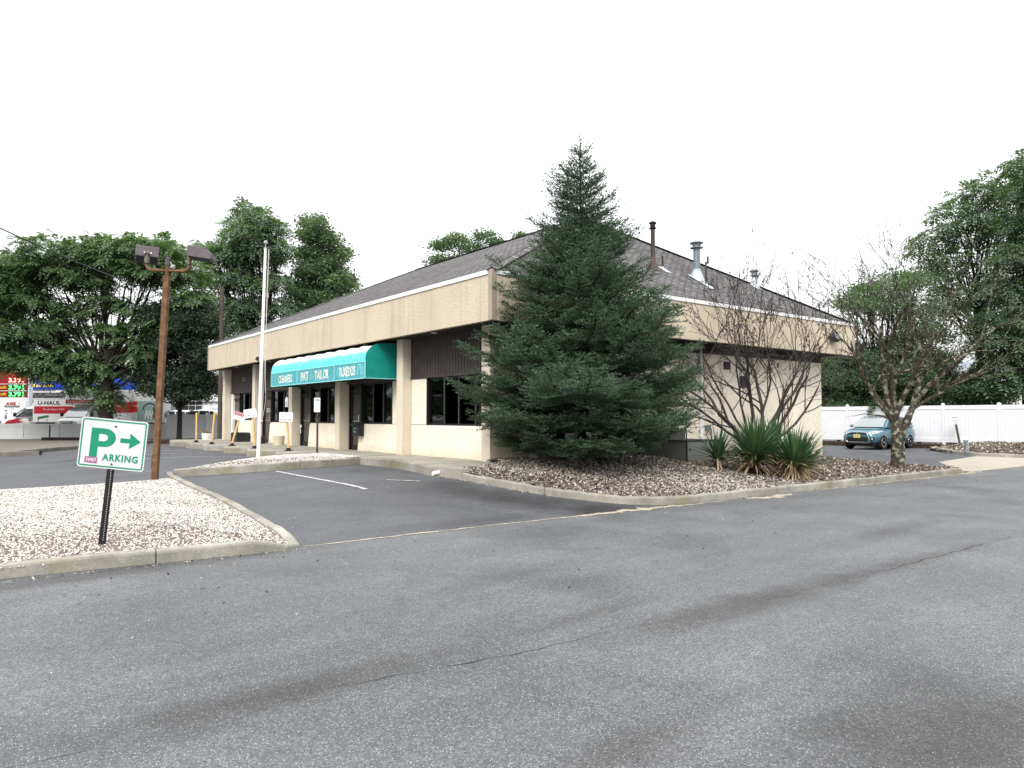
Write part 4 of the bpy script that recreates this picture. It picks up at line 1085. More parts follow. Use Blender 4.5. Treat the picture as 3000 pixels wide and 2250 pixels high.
def head(at, yaw, pitch):
    T = Matrix.Translation(at) @ Matrix.Rotation(yaw, 4, 'Z') @ Matrix.Rotation(-pitch, 4, 'Y')
    m = MB(); m.cyl((at[0], at[1], at[2] - .20), (at[0], at[1], at[2] - .06), .058, n=14); m.cyl((at[0], at[1], at[2] - .07), (at[0], at[1], at[2]), .03, n=10)
    m.cyl((0, -.055, .035), (0, .055, .035), .048, n=14, M=T)
    k = obj('fitting', m, M['lamp_fitting'], lp, smooth='auto')
    w = .245; pr = [(-.10, .0), (.52, -.20), (.58, -.17), (.34, .11), (-.10, .135), ]
    pr = [(-.02, -.04), (.46, -.10), (.51, -.08), (.51, .05), (.24, .21), (-.02, .21)]
    vs = [(x + .03, -w, z) for x, z in pr] + [(x + .03, w, z) for x, z in pr]; n = len(pr)
    h = MB(); h.add(vs, [tuple(range(n - 1, -1, -1)), tuple(range(n, 2 * n))] + [(i, (i + 1) % n, n + (i + 1) % n, n + i) for i in range(n)], T)
    hd = obj('lamp_head', h, M['lamp_housing'], lp, bevel=.012)
    g_ = MB(); a = Vector((.07, 0, -.0475)); b_ = Vector((.46, 0, -.096)); nn = Vector((-.124, 0, -.992)) * .006
    g_.add([a + nn + Vector((0, -.22, 0)), b_ + nn + Vector((0, -.22, 0)), b_ + nn + Vector((0, .22, 0)), a + nn + Vector((0, .22, 0))], [(0, 3, 2, 1)], T); obj('lens', g_, M['lamp_dark'], hd)
    return hd
h1 = head((-.49, 0, 5.24), rad(118), rad(-5)); h2 = head((.49, 0, 5.24), rad(10), rad(2))
m = MB(); T = Matrix.Translation((-.49, 0, 5.24)) @ Matrix.Rotation(rad(118), 4, 'Z') @ Matrix.Rotation(rad(5), 4, 'Y'); m.box((.004, -.09, .02), (.0095, .07, .07), T); obj('sticker', m, M['sticker'], h1)
m = MB(); m.box((-.05, -.05, 5.0), (.05, .05, 5.10)); m.box((-.04, -.04, 5.10), (.05, .04, 5.20)); ph = obj('photocell', m, M['grey_plastic'], lp, bevel=.008)
m = MB(); m.tube([(.05, 0, 5.08), (.10, 0, 5.02)], .018, 6); m.ball((.13, -.02, 4.97), .055, 12, 8); obj('camera_dome', m, M['lamp_lens'], lp, smooth=True)

# ---- white flagpole
B = Vector((-3.13, 7.12, .38))
fp = thing('flagpole', 'bare white flagpole with halyard rising from the stone strip', 'flagpole', B); fp.rotation_euler = (0, rad(1.1), FACE)
m = MB(); m.tube([(0, 0, -.1), (0, 0, 1.5), (0, 0, 6.2)], [.056, .052, .036], 18); obj('pole', m, M['white_paint'], fp, smooth='auto')
m = MB(); m.ball((0, 0, 6.36), .06, 14, 10); m.cyl((0, 0, 6.2), (0, 0, 6.31), .012, n=8); m.lathe([(.05, 6.19), (.055, 6.21), (.02, 6.23)], (0, 0, 0), 16); obj('finial', m, M['lamp_lens'], fp, smooth='auto')
m = MB(); m.tube([(.03, 0, 6.2), (.12, 0, 6.19), (.20, 0, 6.17)], .012, 6); m.ball((.12, 0, 6.21), (.04, .02, .03), 8, 6); obj('pulley', m, M['bolt'], fp)
m = MB()
m.tube([(.09, 0, 6.17), (.085, 0, 5), (.095, 0, 3.6), (.13, -.01, 2.4), (.16, -.01, 1.75), (.10, -.01, 1.30), (.06, 0, 1.15)], .007, 5); m.tube([(.11, 0, 6.17), (.10, 0, 4.4), (.09, 0, 2.2), (.065, 0, 1.2)], .006, 5); m.ball((.07, -.02, 1.16), (.035, .03, .05), 8, 6); obj('halyard', m, M['rope'], fp)
m = MB(); m.box((.05, -.012, 1.08), (.07, .012, 1.24)); obj('cleat', m, M['bolt'], fp)

# ---- tenant parking signs on yellow posts
def yellow(base, lean, lab, sign=None, hgt=1.0, yaw=0.0, nm='post_sign'):
    cat = 'sign' if sign else 'post'
    t = thing(nm if sign else 'marker_post', lab, cat, base, 0, 'yellow posts along the pavement edge'); t.rotation_euler = (0, 0, FACE + yaw)
    m = MB(); m.lathe([(.155, 0), (.15, .018), (.08, .035), (.065, .10), (.05, .105)], (0, 0, 0), 18); obj('base', m, M['rubber'], t, smooth='auto')
    T = Matrix.Translation((0, 0, .08)) @ Matrix.Rotation(rad(lean), 4, 'Y')
    m = MB(); m.tube([T @ Vector((0, 0, -.03)), T @ Vector((0, 0, hgt))], .037, 14); p_ = obj('post', m, M['yellow_post'], t, smooth='auto')
    if sign:
        tilt, red, dx, dz = sign
        T2 = T @ Matrix.Translation((dx, -.062, hgt + dz)) @ Matrix.Rotation(rad(tilt - lean), 4, 'Y')
        m = MB(); m.prism(rrect(.46, .32, .03), 0, .006, T2 @ frame((0, 0, 0), (1, 0, 0), (0, -1, 0))); s_ = obj('panel', m, M['sign_white2'], t)
        F = lambda x, z, y: T2 @ frame((x, y, z), (1, 0, 0), (0, -1, 0))
        if red:
            m = MB(); m.prism(rrect(.43, .145, .015), 0, .002, F(0, .078, -.0065)); obj('red_band', m, M['sign_red'], s_)
            text('RESERVED', .33, .06, M['sign_white2'], s_, F(0, .105, -.0095)); text('PARKING FOR', .37, .045, M['sign_white2'], s_, F(0, .035, -.0095)); text('Apt. #4', .3, .06, M['sign_text_faint'], s_, F(0, -.075, -.0075))
        else:
            text('RESERVED', .30, .05, M['sign_text_faint'], s_, F(0, .09, -.0075)); text('PARKING FOR', .36, .045, M['sign_text_faint'], s_, F(0, .01, -.0075)); text('Pat The Tailor', .40, .07, M['sign_text_dark'], s_, F(0, -.085, -.0075))
    else:
        m = MB(); m.tube([T @ Vector((0, 0, hgt * .74)), T @ Vector((0, 0, hgt + .002))], .0385, 14); obj('top_band', m, M['yellow_bright'], t, smooth='auto')
    return t
def r1p(x, y): return (600 + x * .1808, 1050 + y * .1808)
yellow(gp(*r1p(1355, 1500), .515), -4.2, 'white reserved sign on a yellow post right of the flagpole', (1.5, False, 0, .13), .93)
yellow(gp(*r1p(808, 1462), .515), -4.7, 'white reserved sign tilted behind the flagpole', (-9, False, -.06, .14), 1.06)
yellow(gp(*r1p(440, 1418), .515), 15.5, 'red topped reserved sign on a strongly leaning yellow post', (18, True, 0, .1), 1.03)
yellow(gp(*r1p(112, 1393), .515), 4.6, 'bare yellow post leaning slightly beside the utility pole', None, 1.25)
yellow(gp(574.5, 1296, .515), 0, 'bare upright yellow post farthest along the pavement', None, 1.25)
cs = thing('customer_sign', 'narrow white customer parking sign on a brown post', 'sign', (-.9, 8.24, .40)); cs.rotation_euler = (0, 0, rad(-74))
m = MB(); m.box((-.03, 0, -.1), (.03, .035, 1.86)); obj('post', m, M['brown_post'], cs)
obj('panel', plate(.305, .46, .03, 1.64, -.006), M['sign_white2'], cs)
text('CUSTOMER', .26, .06, M['sign_text_dark'], cs, fS(0, 1.79, -.008), 'lettering', 0, .01); text('PARKING', .24, .055, M['sign_text_teal'], cs, fS(0, 1.68, -.008)); text('ONLY', .15, .05, M['sign_text_teal'], cs, fS(0, 1.59, -.008)); text('NO PARKING', .18, .035, M['sign_text_faint'], cs, fS(0, 1.50, -.008))
m = MB()
for zz in (1.845, 1.445): m.cyl((0, -.006, zz), (0, -.013, zz), .012, n=8)
obj('bolt', m, M['bolt'], cs)
b_ = gp(2813.6, 1304, .32)
ts = thing('tenant_sign', 'white tenant parking sign on a grey post leaning by the vinyl fence', 'sign', b_); ts.rotation_euler = (0, rad(-10), FACE)
m = MB(); m.box((-.045, 0, -.2), (.045, .045, 1.10)); obj('post', m, M['wood_pole'], ts)
obj('panel', plate(.36, .47, .03, 1.24, -.006), M['sign_white2'], ts)
obj('border', ring(.345, .455, .025, .008, 1.24, -.0075), M['sign_text_faint'], ts)
text('TENANT', .29, .085, M['sign_text_dark'], ts, fS(0, 1.33, -.009), 'lettering', 0, .015); text('PARKING', .30, .07, M['sign_text_dark'], ts, fS(0, 1.18, -.009)); text('ONLY', .19, .065, M['sign_text_dark'], ts, fS(0, 1.08, -.009))

# ---- utility cabinet and cooling units beside the end wall
B = (4.88, -1.85, .40)
uc = thing('utility_cabinet', 'low grey green metal cabinet beside the small yucca', 'cabinet', B)
m = MB(); m.box((0, 0, 0), (1.25, 1.45, .62)); obj('body', m, M['util'], uc, bevel=.01)
m = MB(); m.box((-.02, -.02, .62), (1.27, 1.47, .65)); obj('lid', m, M['util_edge'], uc)
m = MB(); m.box((-.012, -.012, 0), (.02, .02, .62)); m.box((.10, -.02, .38), (.14, -.001, .44)); m.box((.10, -.02, .08), (.14, -.001, .14)); obj('edge_strip', m, M['util_edge'], uc)
def condenser(loc, s, h, lab):
    t = thing('cooling_unit', lab, 'air conditioner', loc, 0, 'cooling units by the end wall')
    m = MB(); m.box((.03, .03, 0), (s - .03, s - .03, h - .04)); obj('coil', m, M['black_frame'], t)
    m = MB()
    for k in range(11):
        a = s * k / 10
        for p in ((a, 0), (a, s), (0, a), (s, a)): m.box((p[0] - .014, p[1] - .014, .05), (p[0] + .014, p[1] + .014, h - .05))
    m.box((0, 0, h - .06), (s, s, h)); m.box((0, 0, 0), (s, s, .06)); obj('casing', m, M['ac_grey'], t)
    m = MB(); m.lathe([(s * .42, h + .002), (s * .42, h + .03), (s * .36, h + .032), (.02, h + .02)], (s / 2, s / 2, 0), 18); obj('fan_guard', m, M['black_trim'], t, smooth='auto')
condenser((4.05, -.25, .5), .75, .62, 'grey louvred cooling unit low behind the spruce'); condenser((6.3, -.05, .5), .78, .80, 'dark tall cooling unit behind the metal cabinet')

# ---- vinyl fences
def fence(name, lab, A, Bp, zb, ht, n, mat, z0=.1):
    t = thing(name, lab, 'fence', (A.x, A.y, 0)); d = Vector((Bp.x - A.x, Bp.y - A.y, 0)); Ln = d.length; t.rotation_euler = (0, 0, math.atan2(d.y, d.x)); s = Ln / n
    for i in range(n + 1):
        m = MB(); x = i * s; m.box((x - .065, -.065, 0), (x + .065, .065, zb + ht + .06)); m.add([(x - .08, -.08, zb + ht + .06), (x + .08, -.08, zb + ht + .06), (x + .08, .08, zb + ht + .06), (x - .08, .08, zb + ht + .06), (x, 0, zb + ht + .12)], [(0, 1, 4), (1, 2, 4), (2, 3, 4), (3, 0, 4), (3, 2, 1, 0)]); obj('post', m, mat, t)
    for i in range(n):
        m = MB(); a = i * s + .066; b_ = (i + 1) * s - .066
        m.box((a, -.045, zb + ht - .19), (b_, .045, zb + ht)); m.box((a, -.045, zb), (b_, .045, zb + .19)); k = max(6, int((b_ - a) / .17)); w = (b_ - a) / k
        for j in range(k): m.box((a + j * w + .004, -.022, zb + .19), (a + (j + 1) * w - .004, .022, zb + ht - .19))
        m.box((a, -.012, zb + .19), (b_, .012, zb + ht - .19)); obj('panel', m, mat, t)
    return t
fence('vinyl_fence', 'tall bright white vinyl fence behind the teal car', Vector((28.5, 13.63)), Vector((28.5, -8.15)), .42, 1.80, 9, M['vinyl'])
fence('vinyl_fence', 'low weathered white vinyl fence in front of the rental trucks', L(-52.8, 49.6), L(-24.15, 51.2), .14, 1.05, 12, M['vinyl_old'])
fence('vinyl_fence', 'taller grey white vinyl fence section behind the small dark tree', L(-24.0, 51.2), L(-11, 52.5), .14, 1.70, 5, M['vinyl_old'])
t = MB(); a, b_ = L(-30.4, 47.6), L(-24.0, 48.0); d = (b_ - a).normalized(); n = Vector((-d.y, d.x, 0)) * .12
for k in range(1): t.add([a - n + Vector((0, 0, .15 + .2 * k)), b_ - n + Vector((0, 0, .15 + .2 * k)), b_ + n + Vector((0, 0, .15 + .2 * k)), a + n + Vector((0, 0, .15 + .2 * k)), a - n + Vector((0, 0, .34 + .2 * k)), b_ - n + Vector((0, 0, .34 + .2 * k)), b_ + n + Vector((0, 0, .34 + .2 * k)), a + n + Vector((0, 0, .34 + .2 * k))], [(0, 3, 2, 1), (4, 5, 6, 7), (0, 1, 5, 4), (1, 2, 6, 5), (2, 3, 7, 6), (3, 0, 4, 7)])
tag(obj('timber_edging', t, M['tie_wood']), 'dark timber edging lying in front of the low vinyl fence', 'timber')
p_ = pt(145, 1290, 47.2); t = MB(); t.box((p_.x - .04, p_.y - .04, .1), (p_.x + .04, p_.y + .04, 1.12)); t.box((p_.x - .055, p_.y - .055, 1.10), (p_.x + .055, p_.y + .055, 1.14)); tag(obj('thin_post', t, M['black_steel']), 'thin black post standing against the low vinyl fence', 'post')
b_ = pt(2934, 1294, 35.3); t = thing('garden_light', 'dark garden spotlight on a stake against the vinyl fence', 'light', b_, FACE)
m = MB(); m.tube([(.06, 0, -.1), (.02, 0, .2)], .018, 6); m.tube([(-.02, 0, -.02), (.0, 0, .2)], .012, 6); obj('stake', m, M['black_steel'], t)
m = MB(); m.ball((0, 0, .30), (.13, .10, .13), 12, 8); m.cyl((-.13, -.05, .38), (.12, -.05, .33), .03, n=8); obj('lamp', m, M['lamp_dark'], t, smooth='auto')
b_ = gp(2830, 1316, .36); t = MB(); t.cyl((b_.x, b_.y, .2), (b_.x, b_.y, .62), .055, n=12); t.cyl((b_.x, b_.y, .62), (b_.x, b_.y, .72), .085, n=12); tag(obj('pipe_stub', t, M['galv'], smooth='auto'), 'capped grey pipe stub standing in the far mulch bed', 'pipe')

# ---- utility pole and wires
b_ = L(-17.5, 44.0); up = thing('utility_pole', 'weathered wooden utility pole at the far end of the shop', 'utility pole', b_)
m = MB(); m.tube([(0, 0, -.2), (0, 0, 5), (0, 0, 9.5)], [.135, .125, .11], 14); obj('pole', m, M['wood_pole'], up, smooth='auto')
m = MB(); m.cyl((-.2, 0, 7.9), (.2, 0, 7.9), .03, n=8); m.lathe([(.03, 7.95), (.06, 8.0), (.04, 8.08)], (-.2, 0, 0), 10); obj('bracket', m, M['bolt'], up)
def wire(a, b_, sag, r, lab):
    pts_ = [a.lerp(b_, t) - Vector((0, 0, sag * 4 * t * (1 - t))) for t in np.linspace(0, 1, 24)]
    m = MB(); m.tube(pts_, r, 5); tag(obj('power_line', m, M['black_trim']), lab, 'wire')
E0 = pt(648, 906, 43.85)
wire(pt(-60, 640, 22), E0, .35, .022, 'thick black overhead wire running down to the utility pole'); wire(pt(-60, 655, 22), E0 + Vector((0, 0, -.2)), .5, .008, 'thin overhead wire just below the thick black one')
# ------------------------------------------------------------------ vehicles (nose +X, left +Y)
def loft(stations, sub=2, name='body'):
    """stations: list of (x, [(y, z) half section from bottom centre to top centre])"""
    mb = MB(); k = len(stations[0][1]); rows = []
    for x, half in stations:
        row = [(x, y, z) for y, z in half] + [(x, -y, z) for y, z in half[-2:0:-1]]
        rows.append(row)
    n = len(rows[0]); vs = [p for r_ in rows for p in r_]; fs = []
    for i in range(len(rows) - 1):
        for j in range(n): fs.append((i * n + j, i * n + (j + 1) % n, (i + 1) * n + (j + 1) % n, (i + 1) * n + j))
    fs.append(tuple(range(n - 1, -1, -1))); fs.append(tuple((len(rows) - 1) * n + j for j in range(n)))
    mb.add(vs, fs); return mb

def wheel(x, y, r, w, par, spokes=9, rimr=.64):
    s = 1 if y > 0 else -1
    wh = bpy.data.objects.new('wheel', None); COL.objects.link(wh); wh.parent = par; wh.location = (x, y, r); wh.empty_display_size = .1
    T = Matrix.Rotation(-PI / 2 * s, 4, 'X')
    m = MB(); m.lathe([(r * rimr, -w * .45), (r * .93, -w * .5), (r, -w * .36), (r, w * .36), (r * .93, w * .5), (r * rimr, w * .45)], (0, 0, 0), 28, T); obj('tyre', m, M['tyre'], wh, smooth='auto')
    m = MB(); m.lathe([(r * rimr * 1.01, w * .40), (r * rimr * .98, w * .47), (r * rimr * .90, w * .46), (r * rimr * .88, w * .25)], (0, 0, 0), 28, T)
    for k in range(spokes):
        t = 2 * PI * k / spokes; Rz = Matrix.Rotation(t, 4, 'Z'); m.box((r * .1, -r * .045, w * .34), (r * rimr * .93, r * .045, w * .45), T @ Rz)
    m.cyl((0, 0, w * .2), (0, 0, w * .47), r * .15, n=14, M=T); obj('rim', m, M['rim'], wh, smooth='auto')
    m = MB(); m.cyl((0, 0, w * .1), (0, 0, w * .2), r * rimr * .9, n=24, M=T); obj('hub', m, M['black_trim'], wh)

def cut_arches(o, wheels, r, w):
    m = MB()
    for x, y in wheels: m.cyl((x, y - w, r * .97), (x, y + w, r * .97), r * 1.16, n=32)
    c = obj('cutter', m, None); b_ = o.modifiers.new('cut', 'BOOLEAN'); b_.object = c; b_.operation = 'DIFFERENCE'; b_.solver = 'EXACT'
    bake(o); bpy.data.objects.remove(c)
    me = o.data; me.polygons.foreach_set('use_smooth', [True] * len(me.polygons))
    try: me.set_sharp_from_angle(angle=rad(34))
    except Exception: pass

def suv(loc, rotz, paint, lab, detail=True, group=None, plate_txt=None):
    t = thing('parked_car', lab, 'car', loc, rotz, group)
    def sec(zb, zt_, w, ws=None, crown=.03):
        ws = ws or w * .9
        return [(0, zb), (w * .86, zb), (w * .965, zb + .10), (w, zb + (zt_ - zb) * .42), (w * .985, zb + (zt_ - zb) * .70), (ws, zt_ - .02), (ws * .72, zt_ + crown * .7), (0, zt_ + crown)]
    st = [(-2.15, sec(.48, .90, .62)), (-2.10, sec(.34, 1.00, .78)), (-1.9, sec(.28, 1.05, .855)), (-1.3, sec(.26, 1.06, .885)), (-.4, sec(.25, 1.04, .885)), (.5, sec(.25, 1.02, .885)), (1.0, sec(.25, 1.01, .882)),
          (1.35, sec(.25, .985, .872, .80)), (1.75, sec(.26, .93, .84, .72)), (1.98, sec(.27, .86, .77, .64)), (2.09, sec(.30, .79, .68, .54)), (2.14, sec(.38, .72, .58, .46))]
    body = obj('body', loft(st), paint, t, smooth=True, sub=2); W = [(1.335, 0), (-1.335, 0)]; wr = .34
    cut_arches(body, W, wr, 2.0)
    # greenhouse
    def cab(x, zr_, wb, wr_, zb=1.0): return [(0, zb), (wb, zb), (wb * .992, zb + (zr_ - zb) * .08), ((wb + wr_) / 2 * 1.02, zb + (zr_ - zb) * .55), (wr_, zr_ - .06), (wr_ * .86, zr_ - .008), (0, zr_ + .015)]
    # windscreen slopes from (1.12, 1.0) to (.28, 1.56)
    cst = [(-2.02, cab(0, 1.10, .76, .74)), (-1.90, cab(0, 1.36, .79, .64)), (-1.72, cab(0, 1.52, .80, .60)), (-1.0, cab(0, 1.60, .81, .61)), (-.3, cab(0, 1.625, .81, .62)), (.22, cab(0, 1.575, .81, .62)), (.45, cab(0, 1.44, .81, .66)), (.75, cab(0, 1.245, .81, .72)), (1.12, cab(0, 1.03, .80, .78))]
    roof_ = obj('cabin', loft(cst), paint, t, smooth=True, sub=2)
    def panel(nm, pts_, mat=M['car_glass']):
        m = MB(); m.add(pts_, [tuple(range(len(pts_)))]); return obj(nm, m, mat, t)
    # windscreen: a curved strip standing 4 mm off the cabin
    m = MB(); rows = []
    for s_ in np.linspace(0, 1, 8):
        x = 1.10 - .84 * s_; z = 1.045 + .515 * s_ + .045 * math.sin(PI * s_); wd = .735 - .145 * s_
        rows.append([(x + .05 * (1 - (k / 4) ** 2) + .018, wd * k / 4, z + .012) for k in range(-4, 5)])
    vs = [p for r_ in rows for p in r_]; fs = [(i * 9 + k, i * 9 + k + 1, (i + 1) * 9 + k + 1, (i + 1) * 9 + k) for i in range(7) for k in range(8)]
    m.add(vs, fs); obj('windscreen', m, M['windscreen'], t, smooth=True)
    m = MB()
    for k in (-1, 1): m.tube([(1.13, -.1 + .3 * k, 1.055), (.99, .25 + .3 * k, 1.15)], .012, 5)
    obj('wiper', m, M['black_trim'], t)
    for s_ in (-1, 1):
        def P(x, f): # side glass plane, f 0 belt .. 1 roof
            return (x, s_ * ((.822 * (1 - f) + .645 * f) + .012), 1.06 + .46 * f)
        pls = [[P(.82, 0), P(.28, .93), P(-.30, 1), P(-.34, 0)], [P(-.42, 0), P(-.38, 1), P(-1.12, .97), P(-1.26, .02)], [P(-1.34, .06), P(-1.2, .95), P(-1.55, .86), P(-1.80, .30)]]
        for p_ in pls: panel('side_window', p_ if s_ < 0 else p_[::-1])
        m = MB(); m.ball((.72, s_ * .98, 1.10), (.10, .10, .075), 12, 8); m.box((.68, s_ * .84, 1.06), (.76, s_ * .94, 1.09)); obj('mirror', m, paint, t, smooth='auto')
        if detail:
            m = MB()
            for x in (.86, -.38, -1.32): m.tube([(x, s_ * .888, .42), (x + .01, s_ * .894, .75), (x - .03, s_ * .865, 1.0)], .0045, 4)
            obj('door_seam', m, M['black_trim'], t)
            m = MB()
            for x in (-.15, -1.08): m.box((x - .1, s_ * .875, .84), (x + .1, s_ * .915, .875))
            obj('door_handle', m, paint, t, bevel=.01)
            m = MB(); m.box((-1.0, s_ * .80, .24), (1.0, s_ * .893, .33)); obj('sill_trim', m, M['black_trim'], t, bevel=.01)
    panel('rear_window', [(-2.03, -.62, 1.12), (-1.80, -.54, 1.48), (-1.80, .54, 1.48), (-2.03, .62, 1.12)])
    # front end: every piece is laid on the body by casting rays back on to it
    if detail:
        from mathutils.bvhtree import BVHTree
        bv = BVHTree.FromPolygons([v.co.copy() for v in body.data.vertices], [tuple(p.vertices) for p in body.data.polygons])
        def fx(y, z):
            h = bv.ray_cast(Vector((3, y, z)), Vector((-1, 0, 0))); return h[0].x if h[0] is not None else 1.9
        def decal(nm, poly, mat, off=.008, par=t, cuts=3, sy=1):
            import bmesh
            bm = bmesh.new(); vv = [bm.verts.new((0, y * sy, z)) for y, z in poly]; f = bm.faces.new(vv); bmesh.ops.triangulate(bm, faces=[f])
            for _ in range(cuts): bmesh.ops.subdivide_edges(bm, edges=bm.edges[:], cuts=1, use_grid_fill=True)
            bmesh.ops.triangulate(bm, faces=bm.faces[:])
            for v in bm.verts: v.co.x = fx(v.co.y, v.co.z) + off
            me_ = bpy.data.meshes.new(nm); bm.to_mesh(me_); bm.free(); return link(nm, me_, mat, par)
        decal('grille', [(-.42, .79), (-.47, .70), (.47, .70), (.42, .79), (0, .81)], M['black_trim'])
        decal('lower_grille', [(-.47, .60), (-.53, .42), (-.44, .37), (.44, .37), (.53, .42), (.47, .60)], M['black_trim'])
        m = MB(); path = []
        base_ = [(-.40, .81), (-.50, .70), (-.57, .44), (-.46, .345), (.46, .345), (.57, .44), (.50, .70), (.40, .81), (0, .83), (-.40, .81)]
        for (a, b_) in zip(base_, base_[1:]):
            for k in range(4): y = a[0] + (b_[0] - a[0]) * k / 4; z = a[1] + (b_[1] - a[1]) * k / 4; path.append((fx(y, z) + .008, y, z))
        m.tube(path, .014, 6); obj('grille_trim', m, M['chrome'], t, smooth=True)
        m = MB()
        for a in (90, 210, 330):
            cy, cz = .034 * math.cos(rad(a)), .752 + .034 * math.sin(rad(a)); m.add([(fx(0, .75) + .018, 0, .03), (fx(0, .75) + .018, .018, 0), (fx(0, .75) + .018, 0, -.03), (fx(0, .75) + .018, -.018, 0)], [(0, 1, 2, 3)], Matrix.Translation((0, cy, cz)) @ Matrix.Rotation(rad(a - 90), 4, 'X'))
        obj('emblem', m, M['chrome'], t)
        xm = max(fx(y, z) for y in (-.15, 0, .15) for z in (.56, .71)) + .03
        m = MB(); m.box((xm - .01, -.16, .555), (xm, .16, .715)); pl = obj('licence_plate', m, M['plate'], t)
        text(plate_txt or 'V41 ETN', .26, .08, M['sign_text_dark'], pl, frame((xm + .003, 0, .635), (0, 1, 0), (1, 0, 0)))
        for s_ in (-1, 1):
            hl = decal('headlight', [(.50, .78), (.56, .74), (.70, .74), (.80, .79), (.815, .88), (.72, .865), (.58, .83)], M['lens'], .012, t, 3, s_)
            m = MB()
            for y, z, r_ in ((.62, .785, .038), (.71, .80, .034)): m.ball((fx(y * s_, z) + .012, y * s_, z), (.02, r_, r_), 10, 6)
            obj('reflector', m, M['black_trim'], hl, smooth=True)
            decal('indicator', [(.765, .80), (.80, .81), (.805, .86), (.77, .85)], M['amber'], .018, hl, 1, s_)
            fg = decal('fog_lamp', [(.60, .42), (.70, .42), (.76, .50), (.74, .58), (.64, .57)], M['black_trim'], .008, t, 2, s_)
            m = MB(); m.ball((fx(.68 * s_, .495) + .015, .68 * s_, .495), (.02, .042, .042), 10, 6); obj('lamp', m, M['lens'], fg, smooth=True)
        m = MB(); m.tube([(fx(y, .33) + .0, y, .30) for y in np.linspace(-.55, .55, 11)], .06, 8); obj('bumper_lip', m, M['black_trim'], t, smooth=True)
    m = MB(); m.box((-1.95, -.70, .20), (1.95, .70, .42)); m.box((.95, -.74, .3), (1.72, .74, .66)); m.box((-1.72, -.74, .3), (-.95, .74, .66)); obj('underbody', m, M['black_trim'], t)
    for x in (1.335, -1.335):
        for y in (.77, -.77): wheel(x, y, wr, .22, t)
    return t
suv((25.95, 3.45, .125), PI, M['paint_teal'], 'teal blue compact suv parked nose out by the white fence')
def pz(px, py, D): q = pt(px, py, D); return q
for (px, D, yaw, mat, lab) in ((585, 57, 172, M['paint_white'], 'white suv showing its roof above the taller fence section'), (512, 62, 180, M['paint_white'], 'white car roof just right of the rusty pole'),):
    q = pt(px, 1222, D); suv((q.x, q.y, .62), FACE + rad(yaw), mat, lab, detail=False, group='cars parked beyond the fence')

